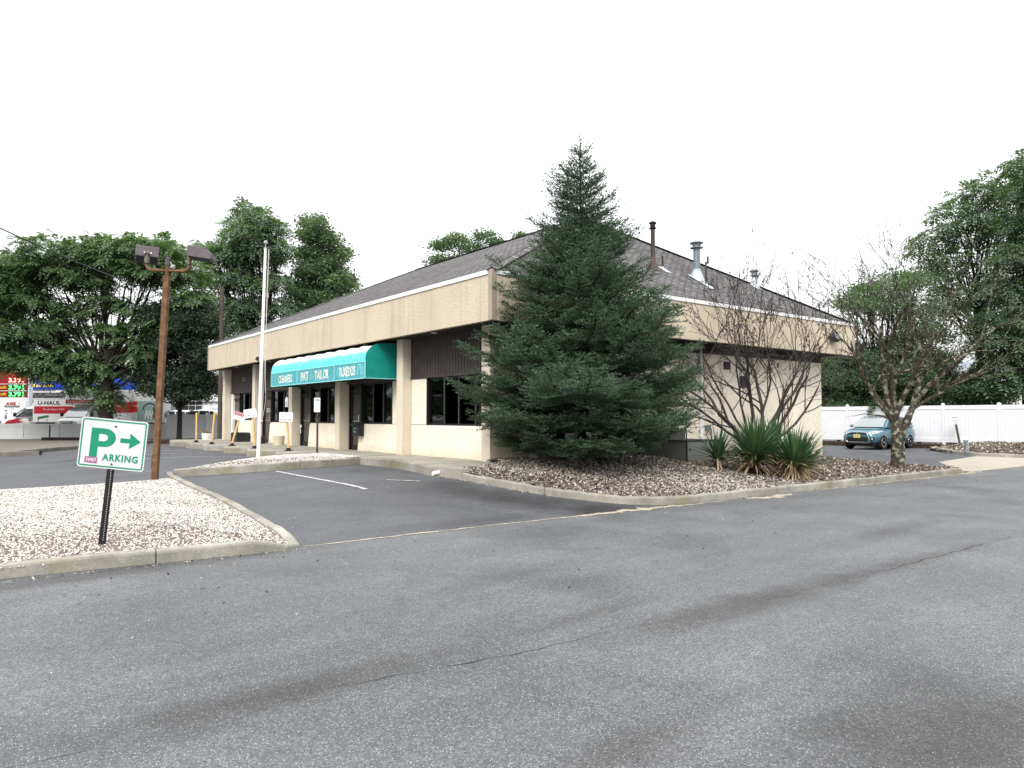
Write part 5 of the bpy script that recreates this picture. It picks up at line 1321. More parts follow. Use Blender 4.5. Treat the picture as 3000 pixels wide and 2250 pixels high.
def truck(loc, rotz, boxlen, boxh, attic, lab, side='white', sp=None):
    t = thing('rental_truck', lab, 'truck', loc, rotz, 'rental trucks behind the low fence')
    # van cab
    def sec(zb, zt_, w, ws): return [(0, zb), (w * .95, zb), (w, zb + .12), (w, zb + (zt_ - zb) * .6), (ws, zt_ - .03), (ws * .8, zt_ + .01), (0, zt_ + .03)]
    st = [(0, sec(.45, 1.30, .98, .96)), (1.2, sec(.45, 1.30, .98, .96)), (1.75, sec(.45, 1.26, .96, .88)), (2.3, sec(.48, 1.18, .93, .80)), (2.55, sec(.50, 1.10, .88, .74)), (2.62, sec(.60, 1.02, .82, .70))]
    bd = obj('body', loft(st), M['truck_white'], t, smooth=True, sub=2); cut_arches(bd, [(1.75, 0)], .38, 2.2)
    def cab(zr_, wr_): return [(0, 1.2), (.965, 1.2), (.96, 1.3), ((.96 + wr_) / 2, 1.2 + (zr_ - 1.2) * .55), (wr_, zr_ - .08), (wr_ * .85, zr_), (0, zr_ + .02)]
    cst = [(0, cab(2.12, .80)), (.5, cab(2.13, .80)), (.78, cab(2.08, .80)), (1.05, cab(1.85, .84)), (1.35, cab(1.58, .89)), (1.65, cab(1.32, .93))]
    obj('cabin', loft(cst), M['truck_white'], t, smooth=True, sub=2)
    m = MB(); rows = []
    for s_ in np.linspace(0, 1, 7):
        x = 1.66 - .82 * s_; z = 1.33 + .70 * s_ + .03 * math.sin(PI * s_); wd = .87 - .14 * s_
        rows.append([(x + .06 * (1 - (k / 4) ** 2) + .03, wd * k / 4, z + .015) for k in range(-4, 5)])
    m.add([p for r_ in rows for p in r_], [(i * 9 + k, i * 9 + k + 1, (i + 1) * 9 + k + 1, (i + 1) * 9 + k) for i in range(6) for k in range(8)]); obj('windscreen', m, M['windscreen'], t, smooth=True)
    for s_ in (-1, 1):
        def P(x, f): return (x, s_ * (.965 * (1 - f) + .825 * f + .012), 1.34 + .64 * f)
        m = MB(); p_ = [P(1.36, 0), P(.78, .98), (P(.12, 1)), P(.10, 0)]; m.add(p_, [(0, 1, 2, 3) if s_ < 0 else (3, 2, 1, 0)]); obj('side_window', m, M['car_glass'], t)
        m = MB(); m.box((1.28, s_ * 1.02, 1.36), (1.40, s_ * 1.26, 1.66)); m.box((1.3, s_ * .95, 1.38), (1.36, s_ * 1.05, 1.42)); obj('mirror', m, M['black_trim'], t, bevel=.02)
        m = MB(); m.box((.20, s_ * .975, 1.02), (.36, s_ * 1.0, 1.12)); obj('door_handle', m, M['black_trim'], t)
        m = MB(); pts_ = [(2.35, .93, .72), (2.0, .965, 1.06), (1.5, .995, 1.17), (.7, 1.0, 1.22), (1.25, 1.0, 1.08), (.55, 1.0, .92), (1.3, 1.0, .88)]
        m.add([(x, s_ * (y + .006), z) for x, y, z in pts_], [tuple(range(7)) if s_ > 0 else tuple(range(6, -1, -1))]); obj('flame_stripe', m, M['truck_red'], t)
        m = MB(); m.box((2.50, s_ * .52, .84), (2.625, s_ * .80, 1.0)); obj('headlight', m, M['lens'], t, bevel=.02)
    m = MB(); m.box((2.45, -.50, .84), (2.66, .50, 1.0)); gr = obj('grille', m, M['black_trim'], t); m = MB(); m.box((2.66, -.44, .90), (2.672, .44, .94)); obj('grille_bar', m, M['chrome'], gr)
    m = MB(); m.box((2.4, -.95, .46), (2.74, .95, .68)); obj('bumper', m, M['chrome'], t, bevel=.03)
    zb, zt_ = .95, .95 + boxh; w = 1.16; side_m = M['truck_side'] if side == 'grey' else M['truck_white']
    m = MB(); m.box((-boxlen, -w, zb), (-.04, w, zt_)); box = obj('cargo_box', m, side_m, t, bevel=.07)
    m = MB(); m.box((-boxlen - .02, -w - .02, zt_ - .05), (-.02, w + .02, zt_ + .03)); m.box((-boxlen, -w - .012, zb - .02), (-.04, w + .012, zb + .05))
    if attic:
        m2 = MB(); m2.box((-.05, -w, 2.25), (1.05, w, zt_ - .001)); obj('attic', m2, side_m, t, bevel=.10)
        q = MB(); q.box((1.051, -w + .08, 2.36), (1.056, w - .08, 2.62)); rb = obj('red_band', q, M['truck_red'], t)
        text('ONE WAY & IN-TOWN MOVES', 1.9, .14, M['ink_white'], rb, frame((1.058, 0, 2.49), (0, 1, 0), (1, 0, 0)))
        text('U-HAUL', 1.75, .40, M['ink'], t, frame((1.054, 0, 2.98), (0, 1, 0), (1, 0, 0)), 'lettering', 0, .02)
    obj('box_rail', m, M['canopy_white'], t)
    for s_, xd in ((1, -1), (-1, 1)):
        y = s_ * (w + .004); b0, b1 = -boxlen + .15, -.15; z0 = zt_ - 1.16 if not attic else zt_ - 1.75; hh = .56 if not attic else .88
        q = MB(); q.box((b0, y - .002, z0), (b1, y + .002, z0 + hh)); rb = obj('red_band', q, M['truck_red'], box)
        F = lambda x, z: frame((x, y + s_ * .003, z), (-s_, 0, 0), (0, s_, 0))
        tw = sp or boxlen * .58
        text('U-HAUL', tw, .30 if not attic else .42, M['ink'], box, F(-.42 - tw / 2, z0 + hh + (.26 if not attic else .36)), 'lettering', 0, .03)
        text('Truck Share 24/7' if not attic else 'MOVING EQUIPMENT - LOWEST COST', boxlen * .5, .13, M['ink_white'], rb, F(-boxlen * .5, z0 + hh / 2 + .05))
        if side == 'grey':
            xs = -boxlen + .15
            q = MB(); q.box((xs, y - .003, z0 - .75), (xs + 1.55, y + .0035, z0 + hh + .02)); pc = obj('picture', q, M['art_teal'], box)
            q = MB(); c_ = (xs + .55, z0 + .15); pts_ = [(c_[0] + .62 * math.cos(a), y + s_ * .006, c_[1] + .62 * math.sin(a)) for a in np.linspace(0, PI, 14)] + [(c_[0] + .5 * math.cos(a), y + s_ * .006, c_[1] + .5 * math.sin(a)) for a in np.linspace(PI, 0, 14)]
            q.add(pts_, [tuple(range(28)) if s_ > 0 else tuple(range(27, -1, -1))]); q.box((xs + .1, y + s_ * .0035, z0 - .5), (xs + .3, y + s_ * .006, z0 + .4)); obj('arch_shape', q, M['art_dark'], pc)
            q = MB()
            for k in range(6): q.ball((xs + .3 + .12 * k, y + s_ * .004, z0 - .05 - .3 * (k % 2)), (.07, .003, .26), 8, 6)
            obj('pale_shape', q, M['art_pale'], pc)
    m = MB(); m.box((-boxlen, -.45, .5), (1.9, .45, .92)); obj('chassis', m, M['black_trim'], t)
    for x in (1.75, -boxlen * .62):
        for y in (.84, -.84): wheel(x, y, .37, .25, t, 8, .55)
    return t
q = pt(122, 1222, 57.5); truck((q.x, q.y, .33), FACE + PI, 3.3, 1.80, False, 'small rental box truck in side view with a red flame on its fender', 'white', 1.75)
q = pt(258, 1222, 56.0); truck((q.x, q.y, .33), FACE + rad(268), 4.2, 2.47, True, 'rental truck with an overhanging attic facing the low fence', 'white')
q = pt(262, 1222, 61.0); truck((q.x, q.y, .3), FACE + rad(181), 6.2, 2.55, True, 'long grey sided rental truck with a picture on its box', 'grey', 2.7)
q = pt(226, 1222, 60.5); truck((q.x, q.y, .3), FACE + rad(266), 3.3, 1.75, False, 'rental van tucked behind the truck with the attic', 'white')

# ------------------------------------------------------------------ signs and buildings beyond the street
def cbox(m, px0, px1, py0, py1, D, dep):
    """box whose near face spans these photo coordinates at distance D, real depth dep"""
    a = pt(px0, py1, D); b_ = pt(px1, py0, D); dv = L(0, D + dep) - L(0, D); e = b_ - a
    x = Vector((e.x, e.y, 0)); h = Vector((0, 0, b_.z - a.z))
    vs = [a, a + x, a + x + dv, a + dv]; vs = vs + [v + h for v in vs]
    m.add(vs, [(0, 3, 2, 1), (4, 5, 6, 7), (0, 1, 5, 4), (1, 2, 6, 5), (2, 3, 7, 6), (3, 0, 4, 7)]); return m
XR = L(1, 0) - L(0, 0); XO = L(0, -1) - L(0, 0)
def fC(px, py, D): q = pt(px, py, D); return frame((q.x, q.y, q.z), XR, XO)
def wpx(n, D): return n * D / FOC
D = 66
pr = thing('price_sign', 'tall fuel price sign with red and green digits left of the trucks', 'sign', pt(83, 1260, D) * 1)
def rel(o, par):
    o.parent = par; o.matrix_parent_inverse = Matrix.Translation(par.location).inverted(); return o
def child(nm, m, mat, par, **k): return rel(obj(nm, m, mat, None, **k), par)
def ctext(s, px, py, wp, hp, D, mat, par, **k): return rel(text(s, wpx(wp, D), wpx(hp, D), mat, None, fC(px, py, D - .06), 'lettering', .0, **k), par)
m = MB(); cbox(m, 78, 90, 1000, 1275, D - .1, .5); child('pole', m, M['pole_white'], pr)
m = MB(); cbox(m, -60, 77, 1018, 1048, D, .5); child('header_panel', m, M['blue'], pr)
m = MB(); cbox(m, -60, 77, 1085, 1165, D, .5); child('panel', m, M['sign_panel_red'], pr)
for (y0, y1, back, led, w, d_) in ((1104, 1124, M['led_back_red'], M['led_red'], 'Cash', '3.39'), (1126, 1144, M['led_back'], M['led_green'], 'Cash', '3.79'), (1146, 1164, M['led_back'], M['led_green'], 'Credit', '3.79')):
    m = MB(); cbox(m, 23, 72, y0 + 1, y1 - 1, D - .02, .03); dp = child('digit_panel', m, back, pr)
    ctext(d_, 43, (y0 + y1) / 2, 36, 13.5, D, led, pr, bold=.04); ctext('9', 67.5, y0 + 5, 5, 6, D, led, pr, bold=.02); ctext('10', 67.5, y1 - 5, 6, 6, D, led, pr, bold=.02)
    if y0 > 1110: ctext(w, 5, (y0 + y1) / 2 - 1, 26, 9, D, M['yellow_letter'], pr, bold=.02)
for y in (1125, 1145, 1165): 
    m = MB(); cbox(m, -60, 77, y - 1, y + 1, D - .04, .06); child('divider', m, M['canopy_white'], pr)
D = 63
av = thing('car_hire_sign', 'white AVIS panel sign beside the small box truck', 'sign', pt(40, 1255, D))
m = MB(); cbox(m, 11, 75, 1175, 1201, D, .3); child('panel', m, M['white_paint'], av)
m = MB(); cbox(m, 12, 17, 1201, 1268, D + .05, .15); cbox(m, 68, 73, 1201, 1268, D + .05, .15); child('post', m, M['galv'], av)
ctext('AVIS', 31, 1182, 31, 9, D, M['sign_red'], av, bold=.04, shear=.2); ctext('Bu', 57, 1181, 9, 6, D, M['sign_text_faint'], av, bold=.01)
m = MB(); cbox(m, 13, 57, 1188, 1193, D - .02, .03); child('dark_band', m, M['ink'], av); ctext('CAR & TRUCK', 35, 1190.5, 38, 4, D - .02, M['ink_white'], av); ctext('732', 34, 1197, 14, 4, D, M['sign_text_faint'], av)
m = MB(); cbox(m, 11, 32, 1205, 1216, D, .1); child('lower_panel', m, M['white_paint'], av); ctext('U-', 20, 1210, 9, 6, D, M['ink'], av)
D = 53.5
gb = thing('green_banner', 'small green banner leaning in front of the box truck', 'banner', pt(126, 1240, D)); m = MB(); q0, q1, q2, q3 = pt(109, 1229, D), pt(144, 1222, D), pt(140, 1216.5, D), pt(110, 1221.5, D)
dv = (L(0, D + .05) - L(0, D)); m.add([q0, q1, q2, q3, q0 + dv, q1 + dv, q2 + dv, q3 + dv], [(0, 1, 2, 3), (7, 6, 5, 4), (0, 4, 5, 1), (1, 5, 6, 2), (2, 6, 7, 3), (3, 7, 4, 0)]); child('sheet', m, M['banner_green'], gb)
m = MB()
for a in (112, 138): p0 = pt(a, 1226, D + .06); m.tube([(p0.x, p0.y, .1), tuple(p0)], .02, 6)
child('stake', m, M['galv'], gb)
# fuel canopy
D = 78
fc = thing('fuel_canopy', 'blue fuel station canopy on white columns behind the trucks', 'canopy', pt(270, 1275, D))
m = MB(); cbox(m, -80, 462, 1108, 1141, D, 12); child('fascia', m, M['blue'], fc)
m = MB(); cbox(m, -80, 462, 1141, 1150, D + .1, 11.8); child('deck', m, M['canopy_white'], fc)
for px in (102, 121, 184, 300, 420):
    m = MB(); cbox(m, px - 3.5, px + 3.5, 1150, 1282, D + 2, .4); child('column', m, M['canopy_white'], fc)
m = MB(); cbox(m, 92, 158, 1113, 1141, D - .1, .1); ns = child('sign_panel', m, M['blue'], fc)
ctext('N', 96.5, 1127, 15, 13, D - .14, M['yellow_letter'], fc, bold=.06, shear=.2); ctext('ational', 130, 1129, 50, 10, D - .14, M['yellow_letter'], fc, bold=.02)
D = 95
ks = thing('station_kiosk', 'grey fuel station kiosk with a dark window band', 'building', pt(140, 1275, D)); m = MB(); cbox(m, 60, 300, 1130, 1275, D, 6); child('wall', m, M['store_grey'], ks); m = MB(); cbox(m, 92, 184, 1152, 1180, D - .05, .1); child('window', m, M['glass'], ks); m = MB(); cbox(m, 92, 184, 1152, 1180, D - .02, .02); child('blind', m, M['art_dark'], ks)
# white store with shingled mansard
D = 84
ws = thing('white_store', 'white store with a shingled mansard roof beyond the taller fence', 'building', pt(600, 1272, D))
m = MB(); cbox(m, 470, 880, 1174, 1278, D, 9); child('wall', m, M['store_white'], ws)
m = MB(); n = 5
for k in range(n):
    y0 = 1133 + (1175 - 1133) * k / n; y1 = 1133 + (1175 - 1133) * (k + 1) / n + 1.0
    cbox(m, 466 - k * 1.2, 884 + k, y0, y1, D + .5 - k * .22, 8)
child('mansard_roof', m, M['store_white'], ws)
for (a, b_, y0, y1, nx) in ((514, 592, 1174.5, 1201, 4), (641, 720, 1176, 1203, 3)):
    m = MB(); cbox(m, a, b_, y0 + 1, y1, D - .04, .05); w_ = child('window', m, M['art_dark'], ws); m = MB()
    for k in range(nx + 1): x = a + (b_ - a) * k / nx; cbox(m, x - .7, x + .7, y0, y1, D - .08, .05)
    cbox(m, a, b_, (y0 + y1) / 2 - .6, (y0 + y1) / 2 + .6, D - .075, .04); cbox(m, a - 1, b_ + 1, y1, y1 + 1.5, D - .1, .08); child('frame', m, M['store_white'], ws)
for (a, b_, y0, y1) in ((492, 508, 1174.8, 1196), (599, 614, 1183, 1201), (623, 640, 1176, 1197)):
    m = MB(); cbox(m, a - 1, b_ + 1, y0 - .5, y1 + 1, D - .05, .05); pn = child('poster', m, M['store_grey'], ws); m = MB(); cbox(m, a, b_, y0, y1, D - .07, .03); child('sheet', m, M['white_paint'], ws)
# pale house glimpsed through the trees on the far right
D = 70
hs = thing('pale_house', 'pale house glimpsed between the trees above the white fence', 'building', pt(2860, 1240, D)); m = MB(); cbox(m, 2760, 2990, 1120, 1275, D, 9); child('wall', m, M['store_grey'], hs)
m = MB(); a, b_ = pt(2740, 1122, D - .4), pt(3010, 1122, D - .4); dv = L(0, D + 10) - L(0, D); up_ = Vector((0, 0, 2.4)); m.add([a, b_, b_ + dv * .5 + up_, a + dv * .5 + up_, a + dv, b_ + dv], [(0, 1, 2, 3), (3, 2, 5, 4), (0, 3, 4), (1, 5, 2)]); child('roof', m, M['galv'], hs)
for px in (2800, 2860, 2920): m = MB(); cbox(m, px - 12, px + 12, 1150, 1185, D - .05, .05); child('window', m, M['art_dark'], hs)
# ------------------------------------------------------------------ plants
def unit(a): return a / np.maximum(1e-9, np.linalg.norm(a, axis=-1, keepdims=True))

def fronds(P, Dv, ln, rg, k=5, droop=.55, lw=.36, ll=.44):
    """pinnate leaves: origin P (n,3), direction Dv, length ln (n,); each a drooping midrib with k leaflet pairs"""
    n = len(P); up = np.array([0, 0, 1.0]); side = unit(np.cross(Dv, up) + rg.normal(0, .15, (n, 3)))
    out = []
    for j in range(k + 1):
        t = (j + .7) / (k + .7)
        c = P + Dv * (ln * t)[:, None] - up * (ln * droop * t * t)[:, None]
        tang = unit(Dv - up * (2 * droop * t))
        size = ln * (ll * (1 - .45 * abs(t - .5)))
        for s in ((-1, 1) if j < k else (0,)):
            d = unit(side * s + tang * (.55 if s else 1.0) - up * .22) if s else tang
            w = unit(np.cross(d, np.cross(tang, d) + up * .5) + 1e-6)
            nrm = unit(np.cross(d, side if s == 0 else tang)); w = unit(np.cross(nrm, d))
            a = c; b = c + d * (size * .45)[:, None] + w * (size * lw * .5)[:, None]; e = c + d * size[:, None]; f = c + d * (size * .45)[:, None] - w * (size * lw * .5)[:, None]
            out.append(np.stack([a, b, e, f], 1))
    V = np.stack(out, 1).reshape(-1, 3)
    return V, np.arange(len(V)).reshape(-1, 4)

def leaves(P, rg, size, elong=1.7, flat=.5):
    n = len(P); d = unit(rg.normal(0, 1, (n, 3)) * np.array([1, 1, flat])); r = unit(rg.normal(0, 1, (n, 3))); w = unit(np.cross(d, r)); s = (size * rg.uniform(.6, 1.35, n))[:, None]
    V = np.stack([P - d * s * .5, P + w * s * .5 / elong, P + d * s * .5, P - w * s * .5 / elong], 1).reshape(-1, 3)
    return V, np.arange(len(V)).reshape(-1, 4)

def limb(m, a, b, ra, rb, rg, sag=0.0, n=7, seg=6, wob=.05):
    a, b = Vector(a), Vector(b); ln = (b - a).length; pts_ = []
    mid = (a + b) / 2 + Vector((rg.normal(0, wob), rg.normal(0, wob), rg.normal(0, wob * .5) - sag)) * ln
    for i in range(n + 1):
        t = i / n; p = a * (1 - t) ** 2 + mid * 2 * t * (1 - t) + b * t * t
        pts_.append(p + Vector((rg.normal(0, .012), rg.normal(0, .012), rg.normal(0, .012))) * ln * (0 if i in (0, n) else 1))
    m.tube(pts_, [ra + (rb - ra) * (i / n) for i in range(n + 1)], seg, True); return pts_

def tree(name, label, base_px, D, clumps, depth, kind='frond', lmat='leaf_big', bmat='bark', group=None, seed=1, per=170, trunk=.22, fork=.30, ground=0.0, fl=.75, flat=.45, copies=3, twigs=6, lean=0.0, bough=True, lsize=.24, k=4):
    rg = np.random.default_rng(seed)
    b = L((base_px - 1500) / FOC * D, D, ground); t = thing(name, label, 'tree', b, 0, group)
    s = D / FOC
    C = []
    for (px, py, rx, ry, *w) in clumps:
        wgt = w[0] if w else 1.0
        for q in range(copies):
            off = 0 if q == 0 else (1 if q % 2 else -1) * depth * rg.uniform(.35, 1.0) * math.sqrt(max(.05, 1 - min(1, abs(px - base_px) * s / (depth * 2.2)) ** 2))
            c = pt(px + rg.normal(0, rx * .22) * (q > 0), py + abs(rg.normal(0, ry * .5)) * (q > 0), D + off)
            C.append((np.array(c) - np.array(b), rx * s, ry * s, wgt))
    topz = max(c[0][2] for c in C); fz = topz * fork
    m = MB(); fk = Vector((lean * fz, 0, fz))
    m.tube([(0, 0, -.25), (lean * fz * .1, 0, .15), (lean * fz * .5 + .02, .01, fz * .5), tuple(fk)], [trunk * 1.35, trunk * 1.05, trunk * .92, trunk * .85], 12)
    tips = []
    nl = len(C)
    for (c, rx, ry, w) in C:
        start = Vector((fk.x * .9, 0, fz * rg.uniform(.72, 1.0))) if rg.random() < .6 else fk
        zc = max(start.z + .3, c[2] - ry * .6); e = Vector((c[0] * .92, c[1] * .92, zc))
        ra = trunk * rg.uniform(.16, .34)
        pts_ = limb(m, start, e, ra, .025, rg, .06, 8, 6, .06)
        for q in range(twigs):
            i = rg.integers(3, len(pts_)); a = Vector(pts_[i]); th = rg.uniform(0, 2 * PI); r_ = rg.uniform(.4, .95)
            limb(m, a, Vector((c[0] + rx * r_ * math.cos(th), c[1] + rx * r_ * math.sin(th), c[2] + ry * rg.uniform(-.5, .6))), .022, .008, rg, .02, 4, 4, .06)
    obj('trunk', m, M[bmat], t, smooth=True)
    Ps = []; Ds = []; Ls = []
    for (c, rx, ry, w) in C:
        n = int(1.55 * per * w * (rx * rx) / 1.6) + 20
        th = rg.uniform(0, 2 * PI, n); ph = np.arccos(rg.uniform(-.45, 1, n)); rr = rg.uniform(.35, 1.05, n) ** .6
        sub = unit(np.stack([np.cos(th) * np.sin(ph), np.sin(th) * np.sin(ph), np.cos(ph)], -1)) * rr[:, None]
        lump = 1 + .30 * np.sin(th * 3 + c[0]) * np.sin(ph * 4 + c[1])
        P = c + sub * np.array([rx, rx, ry]) * lump[:, None]
        Ps.append(P); dd = sub * np.array([1, 1, .35]) + rg.normal(0, .35, (n, 3)); dd[:, 2] += .10; Ds.append(unit(dd)); Ls.append(rg.uniform(.6, 1.25, n) * fl)
    P = np.concatenate(Ps); Dv = np.concatenate(Ds); ln = np.concatenate(Ls)
    if kind == 'frond': V, F = fronds(P, Dv, ln, rg, k)
    else:
        P = P[rg.random(len(P)) < .62]; Q = np.repeat(P, 13, 0) + rg.normal(0, lsize * 1.15, (len(P) * 13, 3)) * np.array([1, 1, .6]); V, F = leaves(Q, rg, lsize * .78)
    npmesh('crown', V, F, M[lmat], t); return t

# ---- left: the spreading roadside tree, the small dark tree, tall trees behind the shop
big = [(60, 770, 75, 32), (150, 730, 85, 34), (245, 752, 80, 34), (395, 730, 80, 34), (480, 735, 75, 32), (540, 800, 65, 34), (30, 830, 85, 34), (-60, 800, 90, 40), (330, 770, 80, 26), (160, 795, 90, 28), (440, 800, 80, 30),
       (250, 820, 70, 22), (560, 880, 65, 34), (-20, 900, 90, 36), (90, 880, 85, 26), (585, 950, 55, 32), (520, 955, 60, 30), (80, 970, 95, 34), (-40, 990, 95, 40), (20, 1060, 90, 34), (130, 1060, 85, 34), (215, 1040, 60, 26), (180, 1095, 62, 20, .8), (265, 1065, 45, 20), (380, 1000, 50, 22, .7), (420, 1040, 50, 26, .8), (325, 1085, 30, 26), (318, 1165, 30, 42, 1.5), (240, 1130, 34, 16, .5), (375, 905, 40, 20, .7), (300, 880, 50, 18, .8), (225, 915, 50, 18, .8), (420, 950, 40, 18, .8), (330, 965, 46, 16, .8), (180, 960, 50, 18, .8), (300, 715, 60, 24)]
tree('spreading_tree', 'broad spreading tree with drooping leaflets behind the parking sign', 312, 45.5, big, 4.6, 'frond', 'leaf_big', 'bark', None, 3, 80, .42, .33, .1, .70, copies=2, twigs=5, k=5)
dk = [(470, 930, 55, 45), (560, 900, 60, 50), (610, 960, 42, 45), (450, 1010, 40, 42), (520, 1010, 65, 50), (600, 1040, 48, 45), (450, 1090, 60, 42), (540, 1100, 65, 45), (605, 1120, 45, 38), (480, 1140, 55, 28), (560, 1150, 50, 22), (440, 1120, 30, 28)]
tree('round_tree', 'small dark round crowned tree in front of the taller fence section', 527, 47.0, dk, 2.6, 'leaf', 'leaf_dark', 'bark', None, 4, 210, .16, .30, .17, .5, copies=3, twigs=4, lsize=.20)
t3 = [(722, 612, 26, 22), (700, 655, 36, 24), (765, 640, 38, 24), (810, 672, 32, 24), (740, 690, 60, 26), (690, 715, 50, 22), (615, 728, 36, 16), (655, 755, 60, 22), (760, 745, 62, 28), (820, 730, 30, 24), (640, 815, 42, 20, .8), (720, 820, 62, 28), (800, 825, 48, 28), (740, 895, 66, 26), (690, 955, 46, 22), (840, 900, 44, 28), (640, 880, 34, 16, .5), (780, 970, 56, 26)]
tree('tall_tree', 'tall layered green tree rising behind the white flagpole', 765, 60.0, t3, 3.4, 'frond', 'leaf_locust', 'bark', 'trees behind the shop', 5, 44, .30, .35, 0, .85, copies=3, k=4)
t4 = [(898, 652, 12, 20), (933, 648, 14, 22), (893, 690, 22, 20), (940, 690, 26, 24), (965, 705, 22, 24), (905, 740, 34, 26), (965, 755, 40, 30), (1003, 735, 16, 22), (925, 800, 50, 32), (990, 810, 40, 30), (885, 850, 36, 34), (960, 860, 56, 32), (1022, 830, 20, 22), (920, 910, 60, 30), (1000, 895, 36, 26)]
tree('tall_tree', 'tall green tree with two pointed tops left of the shop roof ridge', 945, 62.0, t4, 2.6, 'leaf', 'leaf_broad', 'bark', 'trees behind the shop', 6, 80, .28, .35, 0, .5, copies=3, lsize=.30)
t5 = [(1300, 720, 35, 18), (1340, 700, 30, 14), (1385, 730, 35, 20), (1420, 690, 28, 14), (1450, 715, 24, 16), (1280, 765, 30, 16), (1350, 770, 50, 18), (1400, 790, 60, 22), (1530, 692, 22, 7, .8)]
tree('tall_tree', 'light airy treetops showing over the shop roof slope', 1375, 62.0, t5, 2.0, 'leaf', 'leaf_broad', 'bark', 'trees behind the shop', 7, 60, .22, .45, 0, .5, copies=2, lsize=.26)
# ---- right: locusts, hedge row and mid trees beyond the vinyl fence
r1 = [(2905, 530, 50, 22), (2850, 565, 60, 22), (2930, 590, 60, 26), (2790, 620, 50, 20), (2870, 650, 70, 22), (2750, 680, 55, 20), (2830, 700, 50, 18, .7), (2720, 725, 45, 20), (2780, 760, 60, 20, .8), (2940, 680, 55, 24), (2860, 790, 55, 20, .7), (2720, 800, 50, 22, .7), (2800, 850, 60, 24), (2890, 880, 60, 26), (2760, 900, 60, 28)]
tree('locust_tree', 'tall airy locust tree whose open branches fan above the vinyl fence', 2880, 46.0, r1, 3.2, 'frond', 'leaf_locust', 'bark', 'trees beyond the vinyl fence', 8, 34, .26, .42, .3, .8, copies=2, k=4, lean=-.03)
r2 = [(3000, 480, 45, 26), (2985, 560, 40, 30), (3060, 520, 60, 40), (2990, 640, 60, 32), (3070, 640, 70, 40), (2970, 730, 55, 28), (3040, 740, 70, 36), (2960, 820, 60, 34), (3050, 840, 70, 40), (2930, 930, 75, 40), (3020, 950, 80, 44), (2900, 1000, 60, 36), (2970, 1040, 80, 42), (3060, 1050, 80, 50), (2920, 1110, 50, 34, .8), (2990, 1130, 50, 40)]
tree('locust_tree', 'dense dark tree filling the right edge above the vinyl fence', 3010, 42.0, r2, 3.0, 'frond', 'leaf_hedge', 'bark', 'trees beyond the vinyl fence', 9, 62, .28, .35, .3, .7, copies=3, k=4)
r3 = [(2530, 850, 40, 24), (2490, 885, 40, 26), (2545, 890, 45, 26), (2610, 820, 50, 34), (2670, 830, 50, 40), (2610, 890, 60, 44), (2670, 930, 60, 46), (2470, 960, 40, 26), (2640, 1010, 70, 46), (2730, 980, 60, 46)]
tree('leafy_tree', 'rounded leafy tree behind the bare tree with pale lichen bark', 2600, 44.0, r3, 2.4, 'leaf', 'leaf_broad', 'bark', 'trees beyond the vinyl fence', 10, 42, .2, .35, .3, .5, copies=3, lsize=.22)
for i, (bx, cl, lab) in enumerate((
    (2455, [(2440, 1070, 50, 50), (2480, 1040, 50, 44), (2420, 1120, 50, 40), (2490, 1120, 60, 46), (2450, 1165, 60, 26)], 'mid green bush above the white fence just right of the shop wall'),
    (2560, [(2540, 1060, 55, 46), (2600, 1080, 60, 44), (2540, 1130, 60, 44), (2610, 1140, 60, 40), (2560, 1180, 70, 22)], 'dark bush overhanging the white fence behind the teal car'),
    (2690, [(2670, 1080, 55, 50), (2730, 1060, 50, 44), (2690, 1140, 65, 44), (2760, 1130, 50, 44), (2720, 1170, 60, 26)], 'dark bush above the white fence right of the pale barked tree'),
    (2850, [(2820, 1130, 40, 36, .7), (2870, 1110, 40, 36, .7), (2840, 1165, 50, 26), (2900, 1160, 50, 30)], 'thin bush with gaps of pale sky near the tenant sign'))):
    tree('bush', lab, bx, 43.0 + (i % 2), cl, 1.6, 'leaf', 'leaf_hedge', 'bark', 'bushes along the vinyl fence', 20 + i, 300, .09, .3, .3, .4, copies=3, lsize=.17, twigs=4)
# ivy hanging over the fence above the car
rg = np.random.default_rng(31); Pv = []
for (px, y0, y1) in ((2545, 1188, 1216), (2552, 1190, 1212), (2560, 1192, 1200), (2590, 1186, 1204), (2610, 1188, 1196), (2620, 1190, 1208), (2575, 1184, 1192), (2640, 1186, 1195)):
    for _ in range(26): q = pt(px + rg.normal(0, 3), rg.uniform(y0 - 3, y1), 38.0); u = q.y; Pv.append((28.5 - rg.uniform(.08, .25), 0, 0, px + rg.normal(0, 3.5), rg.uniform(y0 - 4, y1)))
PP = []
for (v_, _, _, px, py) in Pv:
    X = (px - 1500) / FOC; ct, st_ = math.cos(PIT), math.sin(PIT); Y = (1125 - py) / FOC; ry = ct - Y * st_; rz = st_ + Y * ct
    tt = (v_ + FX * CA + FY * SA) / (X * CA + ry * SA); w_ = L(X * tt, ry * tt); PP.append((w_.x, w_.y, H + rz * tt))
V, F = leaves(np.array(PP), rg, .13); iv = npmesh('ivy', V, F, M['leaf_hedge']); tag(iv, 'dark ivy sprays hanging over the white fence above the car', 'ivy')

